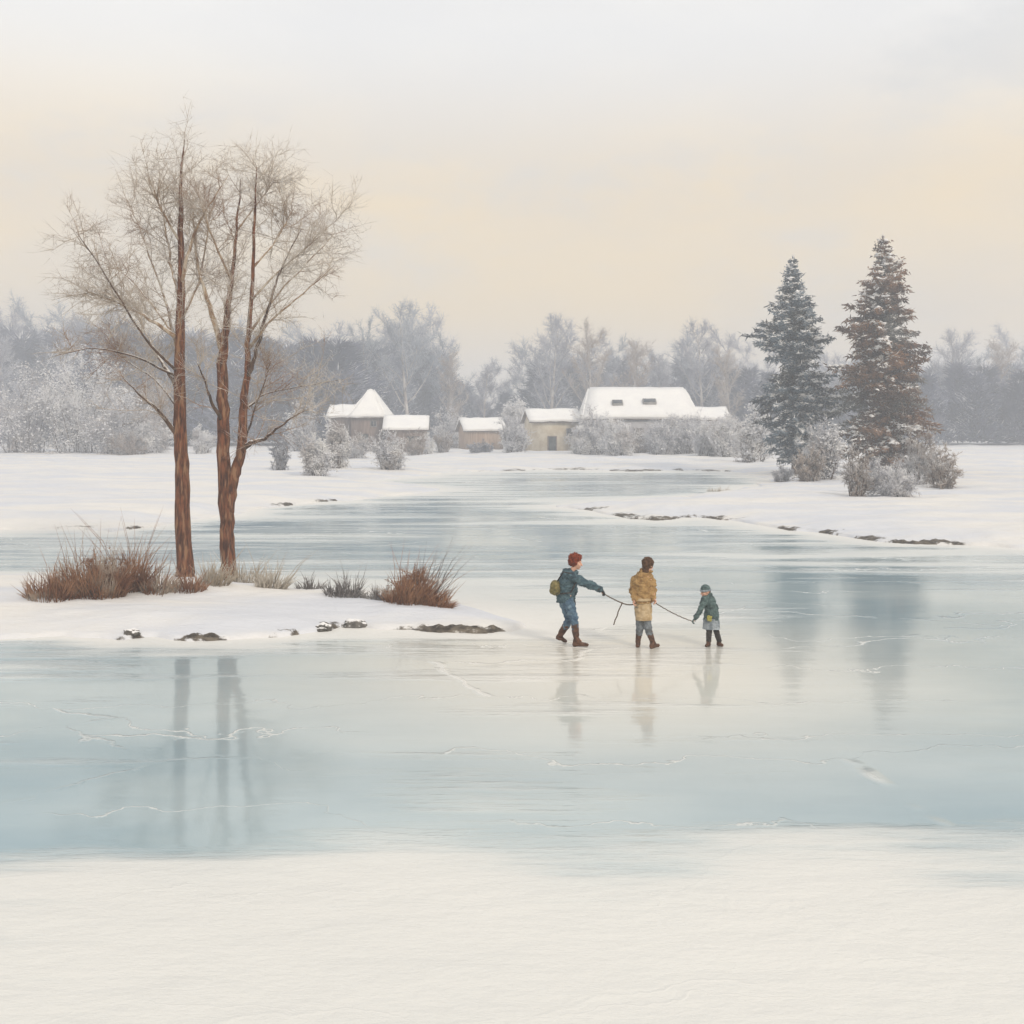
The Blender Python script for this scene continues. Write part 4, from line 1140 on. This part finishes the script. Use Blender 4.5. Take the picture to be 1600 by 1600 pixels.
    pt = Blob(); pt.limb([P(1382, 618, -.138), P(1402, 622, -.138), P(1400, 644, -.143), P(1382, 640, -.143), P(1382, 618, -.138)], [(.026, .014, .026)]*5); pt.ball(P(1392, 631, -.14), (.04, .014, .045)); pt.skin('pocket', M['patch'], root, .006, 2, .010, 26)
    t = Blob(); t.limb([legA[0], legA[1], legA[2]], [.075, .056, .046]); t.limb([legB[0], legB[1], legB[2]], [.075, .056, .046])
    t.skin('leggings', M['legging'], root, .008, 2, .008, 16, None, 9)
    for leg, toe in ((legA, toeA), (legB, toeB)):
        b = Blob(); boot(b, leg[1], leg[2], 0.0, toe, .050, .80); b.skin('boot', M['boot'], root, .007, 2, .005, 18)
    for arm, d_, pn, sg in ((na, td, (.3, -.2, -1), -1), (fa, np.array([.1, 0, -1]), (-.3, -1, 0), 1)):
        gl = Blob(); gr = hand(gl, arm[2], d_, pn, .95, 1.1, sg)
        if arm is na: cg = gr + np.array(loc)
        gl.limb([arm[2]*.9+arm[1]*.1, arm[2]], [.038, .03]); gl.skin('glove', M['coat_teal'], root, .005, 2)
    h = Blob(); h.ball(hd + up*.045 - f*.010, (.094, .094, .088))
    h.skin('beanie', M['coat_teal'], root, .007, 3, .006, 24, [(hd + up*.012, -up + f*-.25)])
    bd = Blob()
    for a in np.linspace(0, 2*math.pi, 22): bd.ball(hd + up*.028 - f*.008 + (f*math.cos(a) + sd*math.sin(a))*.088 , (.020, .020, .020))
    bd.skin('beanie_brim', M['skirt_grey'], root, .006, 2)
    hr_ = Blob(); hr_.limb([hd - f*.055 + up*.01, hd - f*.06 - up*.045], [.052, .036]); hr_.skin('hair', M['hair_brown'], root, .007, 2, .005, 30)
    tag(root, 'small child in a teal coat, beanie and grey skirt, the shortest figure on the ice', 'person')
    return cg

g_man = person('man'); g_w1, g_w2 = person('woman'); g_child = person('child')

def rope(name, label, lines, r):
    mb = MB()
    for pts in lines:
        P = np.array(pts, float); t = np.linspace(0, 1, len(P)); tt = np.linspace(0, 1, (len(P)-1)*14+1)
        Q = np.stack([np.interp(tt, t, P[:, k]) for k in range(3)], 1)
        Q[1:-1] = .25*Q[:-2]+.5*Q[1:-1]+.25*Q[2:]
        Q += 0.003*np.stack([np.sin(tt*70), np.cos(tt*70), np.sin(tt*50)], 1)
        mb.tube(Q, r, 7)
    o = mb.build(name, M['rope'], None, True); tag(o, label, 'rope')
def zp(zx, zy, d):
    px, py = 830+zx/5.0, 840+zy/5.0
    return np.array([(px-800)/FOC*d, d, CAM_H-(py-HORIZON)*d/FOC])
def sag(a, b, s, n=6):
    return [a+(b-a)*t - np.array([0, 0, s*4*t*(1-t)]) for t in np.linspace(0, 1, n)]
dk = (g_man[1]+g_w1[1])/2
knot = zp(712, 512, dk)
rope('tow_rope', 'dark forked rope with a dangling end, between the auburn haired person and the tan coat',
     [sag(g_man, knot, .01), sag(knot, g_w1, .02), [knot, zp(694, 545, dk-.01), zp(680, 578, dk-.03), zp(670, 615, dk-.04), zp(654, 648, dk-.03), zp(645, 682, dk-.05)],
      [knot + np.array([-.012, 0, .01]), knot + np.array([.012, 0, -.008])]], 0.0105)
rope('tow_rope', 'thin slack rope running from the tan coat down to the child', [sag(g_w2, g_child, .03, 8)], 0.0085)

# ------------------------------------------------------------------ air, sky, sun, camera
def haze():
    mb = MB(); x, y0, y1, z0, z1 = 720, -14, 660, -1.5, 34
    mb.box((0, (y0+y1)/2, (z0+z1)/2), (2*x, y1-y0, z1-z0))
    m = bpy.data.materials.new('haze'); m.use_nodes = True; nt = m.node_tree; nt.nodes.clear()
    out = nt.nodes.new('ShaderNodeOutputMaterial'); v = nt.nodes.new('ShaderNodeVolumePrincipled')
    v.inputs['Color'].default_value = (0.84, 0.88, 0.96, 1); v.inputs['Density'].default_value = HAZE
    v.inputs['Anisotropy'].default_value = 0.3
    nt.links.new(v.outputs[0], out.inputs['Volume'])
    o = mb.build('haze', m); tag(o, kind='stuff')
HAZE = 0.0028
haze()

SUN_EL, SUN_AZ = R(32), R(148)       # azimuth from +Y towards +X: behind the viewer's right shoulder
w = bpy.data.worlds.new('World'); scene.world = w; w.use_nodes = True
nt = w.node_tree; nt.nodes.clear()
out = nt.nodes.new('ShaderNodeOutputWorld'); bg = nt.nodes.new('ShaderNodeBackground'); bg.inputs['Strength'].default_value = 0.1
sky = nt.nodes.new('ShaderNodeTexSky'); sky.sky_type = 'NISHITA'; sky.sun_disc = False
sky.sun_elevation = SUN_EL; sky.sun_rotation = SUN_AZ; sky.dust_density = 3.0; sky.air_density = 1.0
tc = nt.nodes.new('ShaderNodeTexCoord')
mp = nt.nodes.new('ShaderNodeMapping'); mp.inputs['Scale'].default_value = (1.0, 1.0, 2.6)
nt.links.new(tc.outputs['Generated'], mp.inputs[0])
n1 = nt.nodes.new('ShaderNodeTexNoise'); n1.inputs['Scale'].default_value = 2.3; n1.inputs['Detail'].default_value = 6; n1.inputs['Roughness'].default_value = 0.55
nt.links.new(mp.outputs[0], n1.inputs['Vector'])
sep = nt.nodes.new('ShaderNodeSeparateXYZ'); nt.links.new(tc.outputs['Generated'], sep.inputs[0])
low = mixc(nt, ramp(nt, n1.outputs['Fac'], 0.36, 0.66), (10.3, 8.25, 5.35), (8.9, 7.75, 6.2))
high = mixc(nt, ramp(nt, n1.outputs['Fac'], 0.36, 0.66), (10.3, 10.1, 9.7), (9.6, 9.5, 9.35))
n2 = nt.nodes.new('ShaderNodeTexNoise'); n2.inputs['Scale'].default_value = 4.2; n2.inputs['Detail'].default_value = 7; n2.inputs['Roughness'].default_value = 0.6
mp2 = nt.nodes.new('ShaderNodeMapping'); mp2.inputs['Scale'].default_value = (1.0, 1.0, 2.2); mp2.inputs['Location'].default_value = (2.7, 0.4, 1.1)
nt.links.new(tc.outputs['Generated'], mp2.inputs[0]); nt.links.new(mp2.outputs[0], n2.inputs['Vector'])
deck = mixc(nt, ramp(nt, sep.outputs['Z'], 0.18, 0.33), low, high)
deck = mixc(nt, mth(nt, 'MULTIPLY', ramp(nt, n2.outputs['Fac'], 0.50, 0.72), 0.5), deck, (7.5, 7.6, 7.7))
fin = mixc(nt, 0.9, sky.outputs[0], deck)
nt.links.new(fin, bg.inputs['Color']); nt.links.new(bg.outputs[0], out.inputs['Surface'])

sl = bpy.data.lights.new('sun', 'SUN'); sl.energy = 1.6; sl.angle = R(9); sl.color = (1.0, 0.89, 0.74)
so = bpy.data.objects.new('sun', sl); COL.objects.link(so)
dirv = Vector((math.sin(SUN_AZ)*math.cos(SUN_EL), math.cos(SUN_AZ)*math.cos(SUN_EL), math.sin(SUN_EL)))
so.rotation_euler = dirv.to_track_quat('Z', 'Y').to_euler(); so.location = (0, 0, 60)

cam = bpy.data.cameras.new('camera'); co = bpy.data.objects.new('camera', cam); COL.objects.link(co)
co.location = (0, 0, CAM_H); co.rotation_euler = (R(90), 0, 0)
cam.sensor_width = 36; cam.lens = 36*FOC/1600; cam.shift_y = -(800-HORIZON)/1600
cam.clip_start = 0.05; cam.clip_end = 3000
scene.camera = co

scene.view_settings.view_transform = 'Standard'; scene.view_settings.look = 'None'
scene.view_settings.gamma = 1.0; scene.view_settings.exposure = 0.0; scene.view_settings.use_curve_mapping = False
scene.render.engine = 'CYCLES'
cy = scene.cycles
cy.use_denoising = True
cy.max_bounces = 6; cy.diffuse_bounces = 3; cy.glossy_bounces = 3; cy.transmission_bounces = 2; cy.volume_bounces = 2
cy.sample_clamp_indirect = 6
